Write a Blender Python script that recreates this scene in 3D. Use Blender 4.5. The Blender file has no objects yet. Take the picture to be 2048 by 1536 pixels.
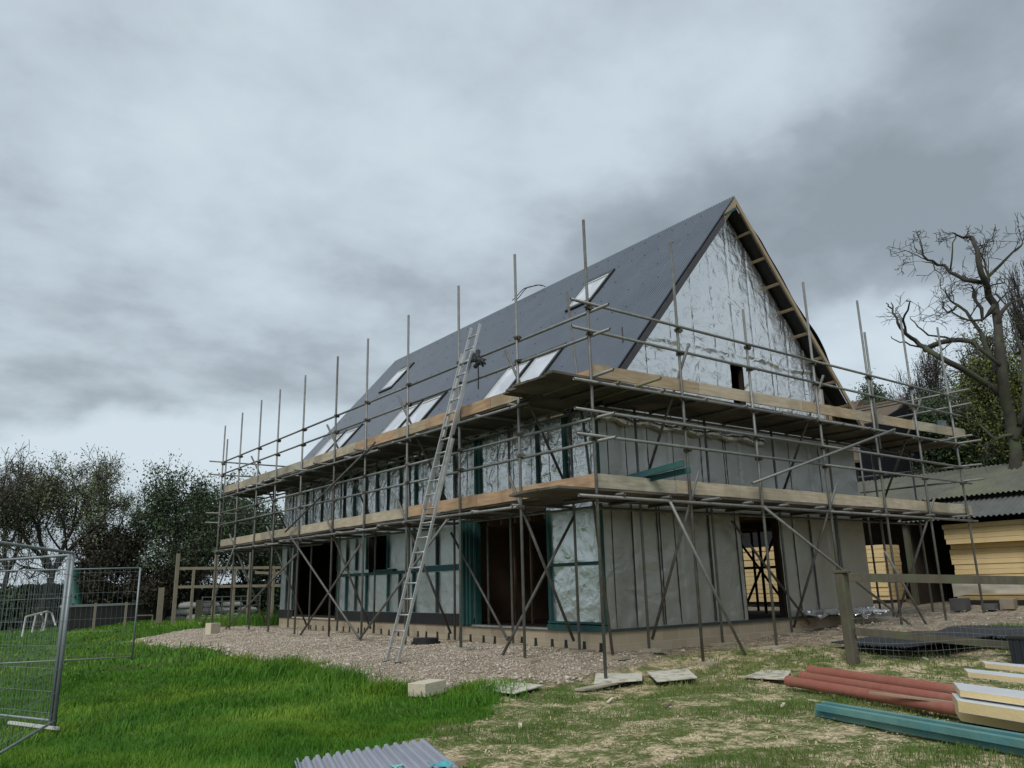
import bpy, math, random
import numpy as np
from mathutils import Vector, Matrix, noise
random.seed(7); RNG = np.random.default_rng(11)
S = bpy.context.scene
COL = S.collection
R = math.radians

# ------------------------------------------------------------------ camera
F, YAW, PITCH, ROLL = 1584.579, 0.927554, 0.249812, -0.023535      # focal length in pixels of a 2048 wide frame
CAM = np.array([-8.4854, -9.1787, 1.4164])
_f = np.array([math.cos(PITCH)*math.cos(YAW), math.cos(PITCH)*math.sin(YAW), math.sin(PITCH)])
_r = np.array([math.sin(YAW), -math.cos(YAW), 0.0]); _u = np.cross(_r, _f)
CR = math.cos(ROLL)*_r + math.sin(ROLL)*_u; CU = -math.sin(ROLL)*_r + math.cos(ROLL)*_u
cam = bpy.data.cameras.new('camera'); cam.sensor_width = 36.0; cam.lens = F/2048*36
cam.clip_start = 0.05; cam.clip_end = 6000
camo = bpy.data.objects.new('camera', cam); COL.objects.link(camo)
M4 = Matrix.Identity(4)
for i in range(3):
    M4[i][0] = CR[i]; M4[i][1] = CU[i]; M4[i][2] = -_f[i]; M4[i][3] = CAM[i]
camo.matrix_world = M4
S.camera = camo

def ray(px, py):
    d = _f*F + CR*(px-1024.0) - CU*(py-768.0)
    return d/np.linalg.norm(d)
def at(px, py, ax, v):          # point of the site seen at a photo pixel, on the plane where axis ax has value v
    d = ray(px, py); t = (v-CAM[ax])/d[ax]; return CAM + d*t
def far(px, py, dist):          # point at horizontal distance dist
    d = ray(px, py); return CAM + d*(dist/math.hypot(d[0], d[1]))

# ------------------------------------------------------------------ world, sun, exposure
W = bpy.data.worlds.new('World'); S.world = W; W.use_nodes = True
nt = W.node_tree; nt.nodes.clear()
def N(t, **k):
    n = nt.nodes.new(t)
    for a, b in k.items():
        if a == 'inp':
            for i, v in b.items(): n.inputs[i].default_value = v
        else: setattr(n, a, b)
    return n
L = lambda a, b: nt.links.new(a, b)
SUN_EL, SUN_AZ = R(46), R(236)
sky = N('ShaderNodeTexSky', sky_type='NISHITA', sun_disc=False, sun_elevation=SUN_EL, sun_rotation=SUN_AZ, air_density=1.4, dust_density=2.0)
tc = N('ShaderNodeTexCoord')
sep = N('ShaderNodeSeparateXYZ'); L(tc.outputs['Generated'], sep.inputs[0])
# cloud layer: project the view direction on a flat layer so the clouds flatten towards the horizon
zc = N('ShaderNodeMath', operation='MAXIMUM', inp={1: 0.0}); L(sep.outputs[2], zc.inputs[0])
za = N('ShaderNodeMath', operation='ADD', inp={1: 0.22}); L(zc.outputs[0], za.inputs[0])
cx = N('ShaderNodeMath', operation='DIVIDE'); L(sep.outputs[0], cx.inputs[0]); L(za.outputs[0], cx.inputs[1])
cy = N('ShaderNodeMath', operation='DIVIDE'); L(sep.outputs[1], cy.inputs[0]); L(za.outputs[0], cy.inputs[1])
cv = N('ShaderNodeCombineXYZ'); L(cx.outputs[0], cv.inputs[0]); L(cy.outputs[0], cv.inputs[1])
n1 = N('ShaderNodeTexNoise', inp={'Scale': 1.6, 'Detail': 7.0, 'Roughness': 0.5, 'Distortion': 0.15}); L(cv.outputs[0], n1.inputs['Vector'])
n2 = N('ShaderNodeTexNoise', inp={'Scale': 5.5, 'Detail': 7.0, 'Roughness': 0.55, 'Distortion': 0.1}); L(cv.outputs[0], n2.inputs['Vector'])
a1 = N('ShaderNodeMath', operation='MULTIPLY_ADD', inp={1: 0.72, 2: 0.0}); L(n1.outputs['Fac'], a1.inputs[0])
a2 = N('ShaderNodeMath', operation='MULTIPLY_ADD', inp={1: 0.46}); L(n2.outputs['Fac'], a2.inputs[0]); L(a1.outputs[0], a2.inputs[2])
# warp the direction a little, then bias with the big cloud banks of the day (direction, angular width, darkness)
wn = N('ShaderNodeTexNoise', inp={'Scale': 3.2, 'Detail': 6.0}); L(tc.outputs['Generated'], wn.inputs['Vector'])
ws = N('ShaderNodeVectorMath', operation='MULTIPLY_ADD'); ws.inputs[1].default_value = (.36, .36, .3); ws.inputs[2].default_value = (-.18, -.18, -.15)
L(wn.outputs['Color'], ws.inputs[0])
wd = N('ShaderNodeVectorMath', operation='ADD'); L(tc.outputs['Generated'], wd.inputs[0]); L(ws.outputs[0], wd.inputs[1])
acc = a2.outputs[0]
for px, py, sx, sz, k in [(1480, 420, 4.6, 9.0, .22), (1800, 420, 4.2, 8.0, .26), (1230, 500, 6.5, 11., .11), (2000, 300, 4.5, 7., .20), (1900, 20, 5.0, 14., .22), (530, 715, 6., 22., .17), (850, 520, 6., 17., .08), (240, 845, 8, 34, .18),
                          (180, 375, 7., 20, .10), (150, 750, 7., 24, .14), (330, 640, 9, 26, .06), (1690, 640, 7, 10, -.20), (1400, 180, 5, 8, -.10), (500, 230, 3, 4, -.08), (440, 960, 4, 16, -.36), (100, 900, 6, 24, -.25), (600, 880, 6, 24, -.30), (1000, 200, 5, 8, .02)]:
    c = ray(px, py)
    sub = N('ShaderNodeVectorMath', operation='SUBTRACT'); L(wd.outputs[0], sub.inputs[0]); sub.inputs[1].default_value = tuple(c)
    mul = N('ShaderNodeVectorMath', operation='MULTIPLY'); L(sub.outputs[0], mul.inputs[0]); mul.inputs[1].default_value = (sx, sx, sz)
    ln = N('ShaderNodeVectorMath', operation='LENGTH'); L(mul.outputs[0], ln.inputs[0])
    sm = N('ShaderNodeMapRange', interpolation_type='SMOOTHERSTEP'); L(ln.outputs['Value'], sm.inputs['Value'])
    for i, v in enumerate((0.0, 1.35, k, 0.0)): sm.inputs[1+i].default_value = v
    ad = N('ShaderNodeMath', operation='ADD'); L(acc, ad.inputs[0]); L(sm.outputs[0], ad.inputs[1]); acc = ad.outputs[0]
rp = N('ShaderNodeValToRGB'); L(acc, rp.inputs[0])
e = rp.color_ramp.elements
e[0].position = .28; e[0].color = (.56, .64, .70, 1)
e[1].position = .98; e[1].color = (.235, .275, .31, 1)
for p, c in ((.45, (.505, .585, .645, 1)), (.60, (.43, .50, .555, 1)), (.76, (.315, .365, .41, 1))):
    q_ = e.new(p); q_.color = c
skm = N('ShaderNodeVectorMath', operation='SCALE', inp={'Scale': .1}); L(sky.outputs[0], skm.inputs[0])
mx = N('ShaderNodeMix', data_type='RGBA', inp={0: .93}); L(skm.outputs[0], mx.inputs[6]); L(rp.outputs[0], mx.inputs[7])
bg = N('ShaderNodeBackground', inp={'Strength': .83}); L(mx.outputs[2], bg.inputs[0])
out = N('ShaderNodeOutputWorld'); L(bg.outputs[0], out.inputs[0])
sun = bpy.data.lights.new('sun', 'SUN'); sun.energy = 1.5; sun.angle = R(25); sun.color = (1, .97, .92)
suno = bpy.data.objects.new('sun', sun); COL.objects.link(suno)
suno.rotation_euler = Vector((math.sin(SUN_AZ)*math.cos(SUN_EL), math.cos(SUN_AZ)*math.cos(SUN_EL), math.sin(SUN_EL))).to_track_quat('Z', 'Y').to_euler()
S.view_settings.view_transform = 'Standard'; S.view_settings.look = 'None'; S.view_settings.exposure = 0.52; S.view_settings.gamma = 1

# ------------------------------------------------------------------ materials
def mat(name, c1, c2=None, scale=4, rough=.85, metal=0.0, bump=0.0, bscale=None, stretch=(1, 1, 1), detail=5, contrast=.25, c3=None, s3=1.0, spec=.4, two=False, bdist=.02):
    m = bpy.data.materials.new(name); m.use_nodes = True
    t = m.node_tree; b = t.nodes['Principled BSDF']
    b.inputs['Roughness'].default_value = rough; b.inputs['Metallic'].default_value = metal
    b.inputs['Specular IOR Level'].default_value = spec
    b.inputs['Base Color'].default_value = (*c1, 1)
    tcn = t.nodes.new('ShaderNodeTexCoord'); mp = t.nodes.new('ShaderNodeMapping'); mp.inputs['Scale'].default_value = stretch
    t.links.new(tcn.outputs['Object'], mp.inputs[0])
    col = None
    if c2:
        n = t.nodes.new('ShaderNodeTexNoise'); n.inputs['Scale'].default_value = scale; n.inputs['Detail'].default_value = detail; n.inputs['Roughness'].default_value = .6
        t.links.new(mp.outputs[0], n.inputs['Vector'])
        r = t.nodes.new('ShaderNodeMapRange'); r.inputs[1].default_value = .5-contrast; r.inputs[2].default_value = .5+contrast
        t.links.new(n.outputs['Fac'], r.inputs[0])
        x = t.nodes.new('ShaderNodeMix'); x.data_type = 'RGBA'; x.inputs[6].default_value = (*c1, 1); x.inputs[7].default_value = (*c2, 1)
        t.links.new(r.outputs[0], x.inputs[0]); col = x.outputs[2]
        if c3:
            n3 = t.nodes.new('ShaderNodeTexNoise'); n3.inputs['Scale'].default_value = s3; n3.inputs['Detail'].default_value = 3
            t.links.new(tcn.outputs['Object'], n3.inputs['Vector'])
            r3 = t.nodes.new('ShaderNodeMapRange'); r3.inputs[1].default_value = .48; r3.inputs[2].default_value = .66
            t.links.new(n3.outputs['Fac'], r3.inputs[0])
            y = t.nodes.new('ShaderNodeMix'); y.data_type = 'RGBA'; y.inputs[7].default_value = (*c3, 1)
            t.links.new(r3.outputs[0], y.inputs[0]); t.links.new(col, y.inputs[6]); col = y.outputs[2]
        t.links.new(col, b.inputs['Base Color'])
    if bump:
        nb = t.nodes.new('ShaderNodeTexNoise'); nb.inputs['Scale'].default_value = bscale or scale*3; nb.inputs['Detail'].default_value = 6
        t.links.new(mp.outputs[0], nb.inputs['Vector'])
        bn = t.nodes.new('ShaderNodeBump'); bn.inputs['Strength'].default_value = bump; bn.inputs['Distance'].default_value = bdist
        t.links.new(nb.outputs['Fac'], bn.inputs['Height']); t.links.new(bn.outputs[0], b.inputs['Normal'])
    return m
STEEL = mat('galvanised tube', (.23, .24, .23), (.15, .158, .152), 9, .48, .3, .1, 60, c3=(.19, .18, .16), s3=3.0, contrast=.18)
STEEL2 = mat('older tube', (.165, .17, .162), (.10, .102, .096), 9, .55, .3, .1, 60, c3=(.12, .10, .08), s3=4.0, contrast=.18)
COUPL = mat('coupler steel', (.06, .055, .05), (.10, .08, .06), 20, .6, .6)
ALU = mat('ladder aluminium', (.62, .62, .60), (.45, .45, .43), 8, .38, .75)
BOARDS = [mat('scaffold board %d' % i, c, d, 2.2, .85, 0, .35, 30, stretch=(1, 1, 9), contrast=.17, c3=e3, s3=1.3) for i, (c, d, e3) in enumerate([
    ((.47, .375, .25), (.30, .23, .15), (.30, .225, .14)), ((.54, .46, .345), (.37, .31, .225), (.31, .265, .19)),
    ((.42, .36, .265), (.27, .23, .165), (.27, .245, .18)), ((.52, .355, .215), (.35, .225, .135), (.28, .175, .105)), ((.46, .425, .335), (.31, .285, .215), (.22, .20, .155))])]
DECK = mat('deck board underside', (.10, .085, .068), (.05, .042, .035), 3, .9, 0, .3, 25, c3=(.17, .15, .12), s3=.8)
WOODP = mat('pale sawn timber', (.38, .30, .20), (.28, .215, .14), 5, .8, 0, .2, 30)
WOODG = mat('weathered grey timber', (.12, .105, .08), (.065, .06, .042), 6, .9, 0, .5, 40, stretch=(1, 1, .3), c3=(.09, .105, .055), s3=3)
WOODV = mat('white painted stud', (.42, .42, .40), (.30, .29, .27), 5, .7)
TEAL = mat('green treated timber', (.022, .105, .095), (.012, .06, .055), 5, .7, 0, .15, 30, c3=(.015, .06, .07), s3=2)
TEAL2 = mat('blue green treated timber', (.13, .28, .26), (.07, .17, .165), 3, .7, 0, .2, 40, c3=(.06, .20, .23), s3=2.5)
DARK = mat('black membrane', (.012, .013, .015), (.02, .021, .022), 3, .55)
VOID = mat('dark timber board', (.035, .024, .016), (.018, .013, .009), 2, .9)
PLY = mat('brown ply lining', (.16, .10, .06), (.09, .055, .035), 1.5, .9)
BLOCK = mat('aerated block', (.27, .23, .175), (.20, .165, .125), 3, .95, 0, .3, 60, c3=(.20, .155, .11), s3=1.5)
BLOCKP = mat('pale block', (.60, .55, .42), (.48, .43, .32), 8, .95, 0, .4, 50)
CLAY = mat('orange clay pipe plastic', (.34, .125, .09), (.26, .09, .065), 5, .5, 0, .05, 20, c3=(.30, .14, .10), s3=2.6)
PIR = mat('yellow foam board', (.78, .61, .33), (.68, .51, .25), 3, .9, 0, .2, 30)
PIRF = mat('foam board foil face', (.78, .80, .82), (.66, .69, .72), 3, .4, .3, .1, 12)
ROOFC = mat('dark fibre cement', (.112, .134, .168), (.085, .104, .132), 1.2, .42, 0, .03, 40, c3=(.100, .122, .150), s3=.5, spec=.5)
ROOFL = mat('grey blue sheet loose', (.31, .33, .38), (.24, .255, .30), 2, .45, 0, .03, 40)
ROOFB = mat('black fibre cement', (.022, .024, .027), (.035, .037, .04), 2, .6)
ROOFM = mat('mossy sheet', (.125, .125, .10), (.075, .076, .062), 2.5, .85, 0, .2, 20, c3=(.13, .14, .09), s3=.7)
ROOFM2 = mat('grey sheet', (.12, .125, .12), (.075, .08, .075), 2.5, .7, 0, .2, 20)
THATCH = mat('brown tiles', (.16, .12, .085), (.08, .062, .045), 7, .95, 0, .6, 14)
FLASH = mat('leadwork', (.07, .065, .075), (.045, .042, .05), 3, .6)
FRAMEM = mat('dark window frame', (.02, .022, .025), None, 5, .4)
PANE = mat('filmed pane with sky tone', (.50, .52, .56), (.36, .38, .42), 1.2, .12, 0, .06, 4, spec=.8, c3=(.6, .62, .68), s3=1.5)  # pale film colour with the bright sky reflection painted into it
WHITE = mat('white plastic', (.62, .62, .60), (.5, .5, .48), 3, .6)
STONE = mat('grey wall', (.10, .10, .10), (.07, .07, .07), 3, .9, 0, .3, 20)
GREENP = mat('green plastic', (.015, .075, .06), None, 3, .5)
BARK = mat('bark', (.055, .048, .038), (.03, .026, .021), 6, .95, 0, .6, 25, stretch=(1, 1, .4))
BARKL = mat('grey oak bark', (.062, .056, .047), (.035, .031, .026), 6, .95, 0, .6, 25, stretch=(1, 1, .4), c3=(.07, .08, .045), s3=1.2)  # bark of the great oak, slightly greyer with greenish patches
HERAS = mat('zinc fence', (.27, .30, .31), (.19, .22, .23), 6, .5, .4)
def leafmat(n, c, d):
    m = mat(n, c, d, 1.4, .7, 0, contrast=.2, spec=.2); return m
LEAF1 = leafmat('young oak leaf', (.20, .23, .12), (.12, .145, .08))
LEAF2 = leafmat('dark leaf', (.085, .125, .06), (.04, .065, .034))
LEAF3 = leafmat('copper leaf', (.065, .058, .04), (.034, .032, .023))
LEAF4 = leafmat('ivy leaf', (.15, .17, .045), (.07, .09, .026))
LEAF5 = leafmat('twig haze', (.17, .155, .13), (.10, .09, .075))
LEAF6 = leafmat('bright hedge leaf', (.19, .23, .05), (.09, .12, .032))

def foil_mat(name, col=.86, rough=.24, s=1.0, tint=(1, 1, 1), bs=1.0):
    m = bpy.data.materials.new(name); m.use_nodes = True; t = m.node_tree; b = t.nodes['Principled BSDF']
    b.inputs['Metallic'].default_value = .9; b.inputs['Roughness'].default_value = rough
    tcn = t.nodes.new('ShaderNodeTexCoord')
    n0 = t.nodes.new('ShaderNodeTexNoise'); n0.inputs['Scale'].default_value = 1.4; n0.inputs['Detail'].default_value = 6
    t.links.new(tcn.outputs['Object'], n0.inputs['Vector'])
    x = t.nodes.new('ShaderNodeMix'); x.data_type = 'RGBA'
    x.inputs[6].default_value = (col*tint[0], col*tint[1], col*tint[2], 1); x.inputs[7].default_value = (col*.8*tint[0], col*.8*tint[1], col*.79*tint[2], 1)
    t.links.new(n0.outputs['Fac'], x.inputs[0]); t.links.new(x.outputs[2], b.inputs['Base Color'])
    prev = None
    for sc, st, di, dt in ((1.3*s, .35, .12, 2), (4*s, .5, .035, 3), (13*s, .40, .010, 2)):
        n = t.nodes.new('ShaderNodeTexNoise'); n.inputs['Scale'].default_value = sc; n.inputs['Detail'].default_value = dt; n.inputs['Distortion'].default_value = 1.2
        t.links.new(tcn.outputs['Object'], n.inputs['Vector'])
        # ridged noise gives creases rather than bumps
        r1 = t.nodes.new('ShaderNodeMath'); r1.operation = 'SUBTRACT'; r1.inputs[1].default_value = .5; t.links.new(n.outputs['Fac'], r1.inputs[0])
        r2 = t.nodes.new('ShaderNodeMath'); r2.operation = 'ABSOLUTE'; t.links.new(r1.outputs[0], r2.inputs[0])
        bn = t.nodes.new('ShaderNodeBump'); bn.inputs['Strength'].default_value = st*bs; bn.inputs['Distance'].default_value = di*bs; bn.invert = True
        t.links.new(r2.outputs[0], bn.inputs['Height'])
        if prev: t.links.new(prev, bn.inputs['Normal'])
        prev = bn.outputs[0]
    t.links.new(prev, b.inputs['Normal'])
    return m
FOIL = foil_mat('aluminium breather foil', .84, .22, .95, bs=1.35)
FOIL_SHADE = foil_mat('breather foil with shade tone', .56, .46, .8, tint=(1, .99, .94), bs=.85)  # darker copy of the foil; ground reflection and deck shade put in its colour
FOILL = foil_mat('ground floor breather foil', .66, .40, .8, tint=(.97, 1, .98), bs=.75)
FOILB = foil_mat('bright loose foil', .85, .22, 1.6)
FOILC = foil_mat('corner breather foil', .78, .30, .7, tint=(.97, 1, .99), bs=1.0)
TAPE_SHADE = mat('foil seam', (.06, .062, .062), None, 3, .6)

# ------------------------------------------------------------------ mesh helpers
ORG = {}
def link(name, me, parent=None, loc=(0, 0, 0)):
    o = bpy.data.objects.new(name, me); COL.objects.link(o)
    if parent is not None:
        o.parent = parent; ORG[o.name] = ORG[parent.name]; o.location = (0, 0, 0)
    else:
        o.location = loc; ORG[o.name] = Vector(loc)
    return o
def tag(o, label=None, cat=None, group=None, kind=None):
    if label: o['label'] = label
    if cat: o['category'] = cat
    if group: o['group'] = group
    if kind: o['kind'] = kind
    return o
def thing(name, label, cat, loc, group=None):
    o = bpy.data.objects.new(name, None); COL.objects.link(o); o.location = loc; o.empty_display_size = .2
    ORG[o.name] = Vector(loc); return tag(o, label, cat, group)

class MB:
    def __init__(s): s.v = []; s.f = []
    def add(s, vs, fs):
        b = len(s.v); s.v += [tuple(map(float, v)) for v in vs]; s.f += [tuple(i+b for i in f) for f in fs]; return s
    def box(s, x0, y0, z0, x1, y1, z1):
        return s.add([(x0, y0, z0), (x1, y0, z0), (x1, y1, z0), (x0, y1, z0), (x0, y0, z1), (x1, y0, z1), (x1, y1, z1), (x0, y1, z1)],
                     [(3, 2, 1, 0), (4, 5, 6, 7), (0, 1, 5, 4), (1, 2, 6, 5), (2, 3, 7, 6), (3, 0, 4, 7)])
    def bar(s, p, q, w, h, up=(0, 0, 1), jit=0):
        p = Vector(p); q = Vector(q); d = (q-p).normalized(); u = Vector(up)
        if abs(d.dot(u)) > .98: u = Vector((0, 1, 0))
        a = d.cross(u).normalized(); u = a.cross(d).normalized()
        vs = []
        for c in (p, q):
            for i, j in ((-1, -1), (1, -1), (1, 1), (-1, 1)): vs.append(c + a*(i*w/2) + u*(j*h/2))
        return s.add(vs, [(0, 1, 2, 3), (7, 6, 5, 4), (0, 4, 5, 1), (1, 5, 6, 2), (2, 6, 7, 3), (3, 7, 4, 0)])
    def tube(s, pts, r, n=10, hollow=False, caps=True):
        pts = [Vector(p) for p in pts]; rs = r if isinstance(r, (list, tuple)) else [r]*len(pts)
        rings = []; prev = None
        for i, p in enumerate(pts):
            d = (pts[min(i+1, len(pts)-1)] - pts[max(i-1, 0)]).normalized()
            if prev is None:
                a = d.orthogonal().normalized()
            else:
                a = (prev - d*prev.dot(d)).normalized()
            prev = a; b = d.cross(a)
            rings.append([p + (a*math.cos(2*math.pi*k/n) + b*math.sin(2*math.pi*k/n))*rs[i] for k in range(n)])
        vs = [v for rg in rings for v in rg]; fs = []
        for i in range(len(rings)-1):
            for k in range(n):
                fs.append((i*n+k, i*n+(k+1) % n, (i+1)*n+(k+1) % n, (i+1)*n+k))
        m = len(rings)
        if hollow:            # open tube: an inner wall a little way in
            for e_, (i, p) in enumerate(((0, pts[0]), (m-1, pts[-1]))):
                d = (pts[1]-pts[0]).normalized() if e_ == 0 else (pts[-2]-pts[-1]).normalized()
                c = [p + (v-p)*.82 for v in rings[i]]; c2 = [v + d*.08 for v in c]
                b0 = len(vs); vs += c + c2
                for k in range(n):
                    q0, q1 = i*n+k, i*n+(k+1) % n
                    fs.append((q1, q0, b0+k, b0+(k+1) % n) if e_ == 0 else (q0, q1, b0+(k+1) % n, b0+k))
                    fs.append((b0+(k+1) % n, b0+k, b0+n+k, b0+n+(k+1) % n) if e_ == 0 else (b0+k, b0+(k+1) % n, b0+n+(k+1) % n, b0+n+k))
                fs.append(tuple(b0+n+k for k in range(n)))
        elif caps:
            fs.append(tuple(range(n))[::-1]); fs.append(tuple((m-1)*n+k for k in range(n)))
        return s.add(vs, fs)
    def prism(s, poly, d):          # planar polygon (3-D points) swept by vector d
        n = len(poly); d = Vector(d); a = [Vector(p) for p in poly]
        return s.add(a + [p+d for p in a], [tuple(range(n))[::-1], tuple(range(n, 2*n))] + [(i, (i+1) % n, n+(i+1) % n, n+i) for i in range(n)])
    def build(s, name, m, parent=None, loc=None, smooth=False, bevel=0):
        if parent is not None: o = ORG[parent.name]
        else: o = Vector(loc) if loc is not None else Vector(s.v[0])
        me = bpy.data.meshes.new(name); me.from_pydata([(a-o[0], b-o[1], c-o[2]) for a, b, c in s.v], [], s.f)
        me.materials.append(m)
        if smooth: me.shade_smooth()
        ob = link(name, me, parent, tuple(o))
        if bevel:
            md = ob.modifiers.new('bevel', 'BEVEL'); md.width = bevel; md.segments = 2; md.limit_method = 'ANGLE'
        return ob
def npmesh(name, V, Fq, m, parent=None, loc=(0, 0, 0), smooth=False, n=4, attr=None):
    me = bpy.data.meshes.new(name); V = np.asarray(V, np.float32); Fq = np.asarray(Fq, np.int32)
    o = np.array(ORG[parent.name] if parent is not None else loc, np.float32); V = V - o
    me.vertices.add(len(V)); me.vertices.foreach_set('co', V.ravel())
    me.loops.add(Fq.size); me.loops.foreach_set('vertex_index', Fq.ravel())
    me.polygons.add(len(Fq)); me.polygons.foreach_set('loop_start', np.arange(0, Fq.size, n, dtype=np.int32))
    if attr:
        for an, av in attr.items():
            a = me.attributes.new(an, 'FLOAT_COLOR', 'POINT')
            a.data.foreach_set('color', np.asarray(av, np.float32).ravel())
    me.update(); me.validate()
    if smooth: me.shade_smooth()
    me.materials.append(m)
    return link(name, me, parent, loc)
def gridmesh(P):                    # P: (a,b,3) -> verts, quads
    a, b = P.shape[:2]; idx = np.arange(a*b).reshape(a, b)
    q = np.stack([idx[:-1, :-1], idx[1:, :-1], idx[1:, 1:], idx[:-1, 1:]], -1).reshape(-1, 4)
    return P.reshape(-1, 3), q
def sstep(a, b, x):
    t = np.clip((np.asarray(x, float)-a)/(b-a), 0, 1); return t*t*(3-2*t)

# value noise on numpy arrays
_T = RNG.random((256, 256))
def vnoise(x, y):
    xi = np.floor(x).astype(int); yi = np.floor(y).astype(int); fx = x-xi; fy = y-yi
    fx = fx*fx*(3-2*fx); fy = fy*fy*(3-2*fy); g = lambda i, j: _T[(xi+i) & 255, (yi+j) & 255]
    return (g(0, 0)*(1-fx)+g(1, 0)*fx)*(1-fy)+(g(0, 1)*(1-fx)+g(1, 1)*fx)*fy
def fbm(x, y, o=4):
    s = 0; a = .5; x = np.asarray(x, float); y = np.asarray(y, float)
    for i in range(o): s = s+a*vnoise(x+17.3*i, y-9.1*i); x = x*2.03; y = y*2.03; a *= .5
    return s/(1-.5**o)

# ------------------------------------------------------------------ ground
APRON = [(-2.9, 17.6), (-2.75, 14.5), (-2.3, 11.0), (-2.6, 8.4), (-2.35, 6.6), (-2.6, 4.6), (-2.75, 3.0), (-2.6, 1.7), (-2.0, 1.0), (-1.2, .75), (-.6, .35),
         (.1, .45), (.9, .55), (1.6, .75), (2.2, 1.3), (2.2, 3), (2.5, 21.5), (1.0, 20.8), (-1.0, 19.8)]
AP = np.array(APRON)
def inpoly(x, y, P):
    x = np.asarray(x, float); y = np.asarray(y, float); ins = np.zeros(x.shape, bool)
    for i in range(len(P)):
        x0, y0 = P[i]; x1, y1 = P[(i+1) % len(P)]
        if y0 == y1: continue
        c = ((y0 > y) != (y1 > y)) & (x < (x1-x0)*(y-y0)/(y1-y0)+x0); ins ^= c
    return ins
def sdpoly(x, y, P):               # signed distance, positive inside
    x = np.asarray(x, float); y = np.asarray(y, float); d = np.full(x.shape, 1e9)
    for i in range(len(P)):
        a = np.array(P[i]); b = np.array(P[(i+1) % len(P)]); e_ = b-a
        t = np.clip(((x-a[0])*e_[0]+(y-a[1])*e_[1])/(e_@e_), 0, 1)
        d = np.minimum(d, np.hypot(x-a[0]-t*e_[0], y-a[1]-t*e_[1]))
    return np.where(inpoly(x, y, P), d, -d)
def gz0(x, y):
    x = np.asarray(x, float); y = np.asarray(y, float)
    g = sstep(-4.5, .5, x)*sstep(-1.0, 4.0, y+.9*np.maximum(x, 0))*.25
    g = g + .03*np.clip(x-4, 0, 14)*sstep(-3, 3, y+.5*(x-4))
    return g - .02
def gz(x, y):
    g = gz0(x, y)
    g = g + (fbm(x*.45+5, y*.45, 3)-.5)*.10 + (1-sstep(-4.5, -2.2, x))*(fbm(x*1.3+2, y*1.3, 2)-.5)*.16 + (fbm(x*2.1, y*2.1, 2)-.5)*.03
    return g
def gravel_m(x, y):
    return sstep(-.25, .25, sdpoly(x, y, AP) + (fbm(x*1.7, y*1.7, 3)-.5)*.9)
def bare_m(x, y):                  # worn, straw littered ground on the right of the lawn
    x = np.asarray(x, float); y = np.asarray(y, float)
    # line from just below the pale board (-2.1,.2) to the foreground (-6,-3.6)
    s = (x+2.0)*.70 - (y-.2)*.72
    m = sstep(-.25, .55, s + (fbm(x*1.1+3, y*1.1, 3)-.5)*1.9 + (fbm(x*4, y*4, 3)-.5)*1.0)
    return m
def yard_m(x, y):                  # earth and slab along the gable and in the yard
    x = np.asarray(x, float); y = np.asarray(y, float)
    s = (y-.75+1.45*sstep(3.6, 5.6, x)+.14*np.maximum(x-5.5, 0)) * sstep(.8, 2.5, x)
    return sstep(-.3, .4, s + (fbm(x*1.3, y*1.3, 3)-.5)*.9)*sstep(.6, 1.4, x)*(1-sstep(21, 23, y))
def axis(a, b, fine0, fine1, st, gr=1.12):
    p = list(np.arange(fine0, fine1, st)); s_ = st; v = fine1
    while v < b: p.append(v); s_ *= gr; v += s_
    p.append(b); s_ = st; v = fine0-st
    while v > a: p.insert(0, v); s_ *= gr; v -= s_
    p.insert(0, a); return np.array(p)
gx = axis(-900, 900, -10, 14, .07); gy = axis(-900, 1500, -6, 22, .08)
GX, GY = np.meshgrid(gx, gy, indexing='ij')
near = (GX > -11) & (GX < 15) & (GY > -7) & (GY < 23)
GZ = np.where((np.abs(GX) < 90) & (np.abs(GY) < 90), gz(GX, GY), gz0(GX, GY))
gm = gravel_m(GX, GY)*near; bm_ = bare_m(GX, GY); ym = yard_m(GX, GY)
GZ = GZ + gm*(.05+(fbm(GX*6, GY*6, 3)-.5)*.05)*near + near*(1-gm)*(fbm(GX*4, GY*4, 2)-.5)*.03
V, Q = gridmesh(np.stack([GX, GY, GZ], -1))
mask = np.stack([gm, bm_, ym, np.ones_like(gm)], -1).reshape(-1, 4)
gmat = bpy.data.materials.new('site ground'); gmat.use_nodes = True; t = gmat.node_tree; b = t.nodes['Principled BSDF']; b.inputs['Roughness'].default_value = .95; b.inputs['Specular IOR Level'].default_value = .15
tn = t.nodes.new('ShaderNodeTexCoord')
def nz(s, d=5, r=.6):
    n = t.nodes.new('ShaderNodeTexNoise'); n.inputs['Scale'].default_value = s; n.inputs['Detail'].default_value = d; n.inputs['Roughness'].default_value = r
    t.links.new(tn.outputs['Object'], n.inputs['Vector']); return n.outputs['Fac']
def rmp(x, a, b_, lo=0., hi=1.):
    n = t.nodes.new('ShaderNodeMapRange'); t.links.new(x, n.inputs[0])
    for i, v in enumerate((a, b_, lo, hi)): n.inputs[1+i].default_value = v
    return n.outputs[0]
def mixc(f, a, b_):
    n = t.nodes.new('ShaderNodeMix'); n.data_type = 'RGBA'
    if hasattr(f, 'name'): t.links.new(f, n.inputs[0])
    else: n.inputs[0].default_value = f
    for k, v in ((6, a), (7, b_)):
        if isinstance(v, tuple): n.inputs[k].default_value = (*v, 1)
        else: t.links.new(v, n.inputs[k])
    return n.outputs[2]
def mth(op, a, b_):
    n = t.nodes.new('ShaderNodeMath'); n.operation = op
    for k, v in enumerate((a, b_)):
        if isinstance(v, float): n.inputs[k].default_value = v
        else: t.links.new(v, n.inputs[k])
    return n.outputs[0]
at_n = t.nodes.new('ShaderNodeVertexColor'); at_n.layer_name = 'mask'
sp = t.nodes.new('ShaderNodeSeparateColor'); t.links.new(at_n.outputs[0], sp.inputs[0])
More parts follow.
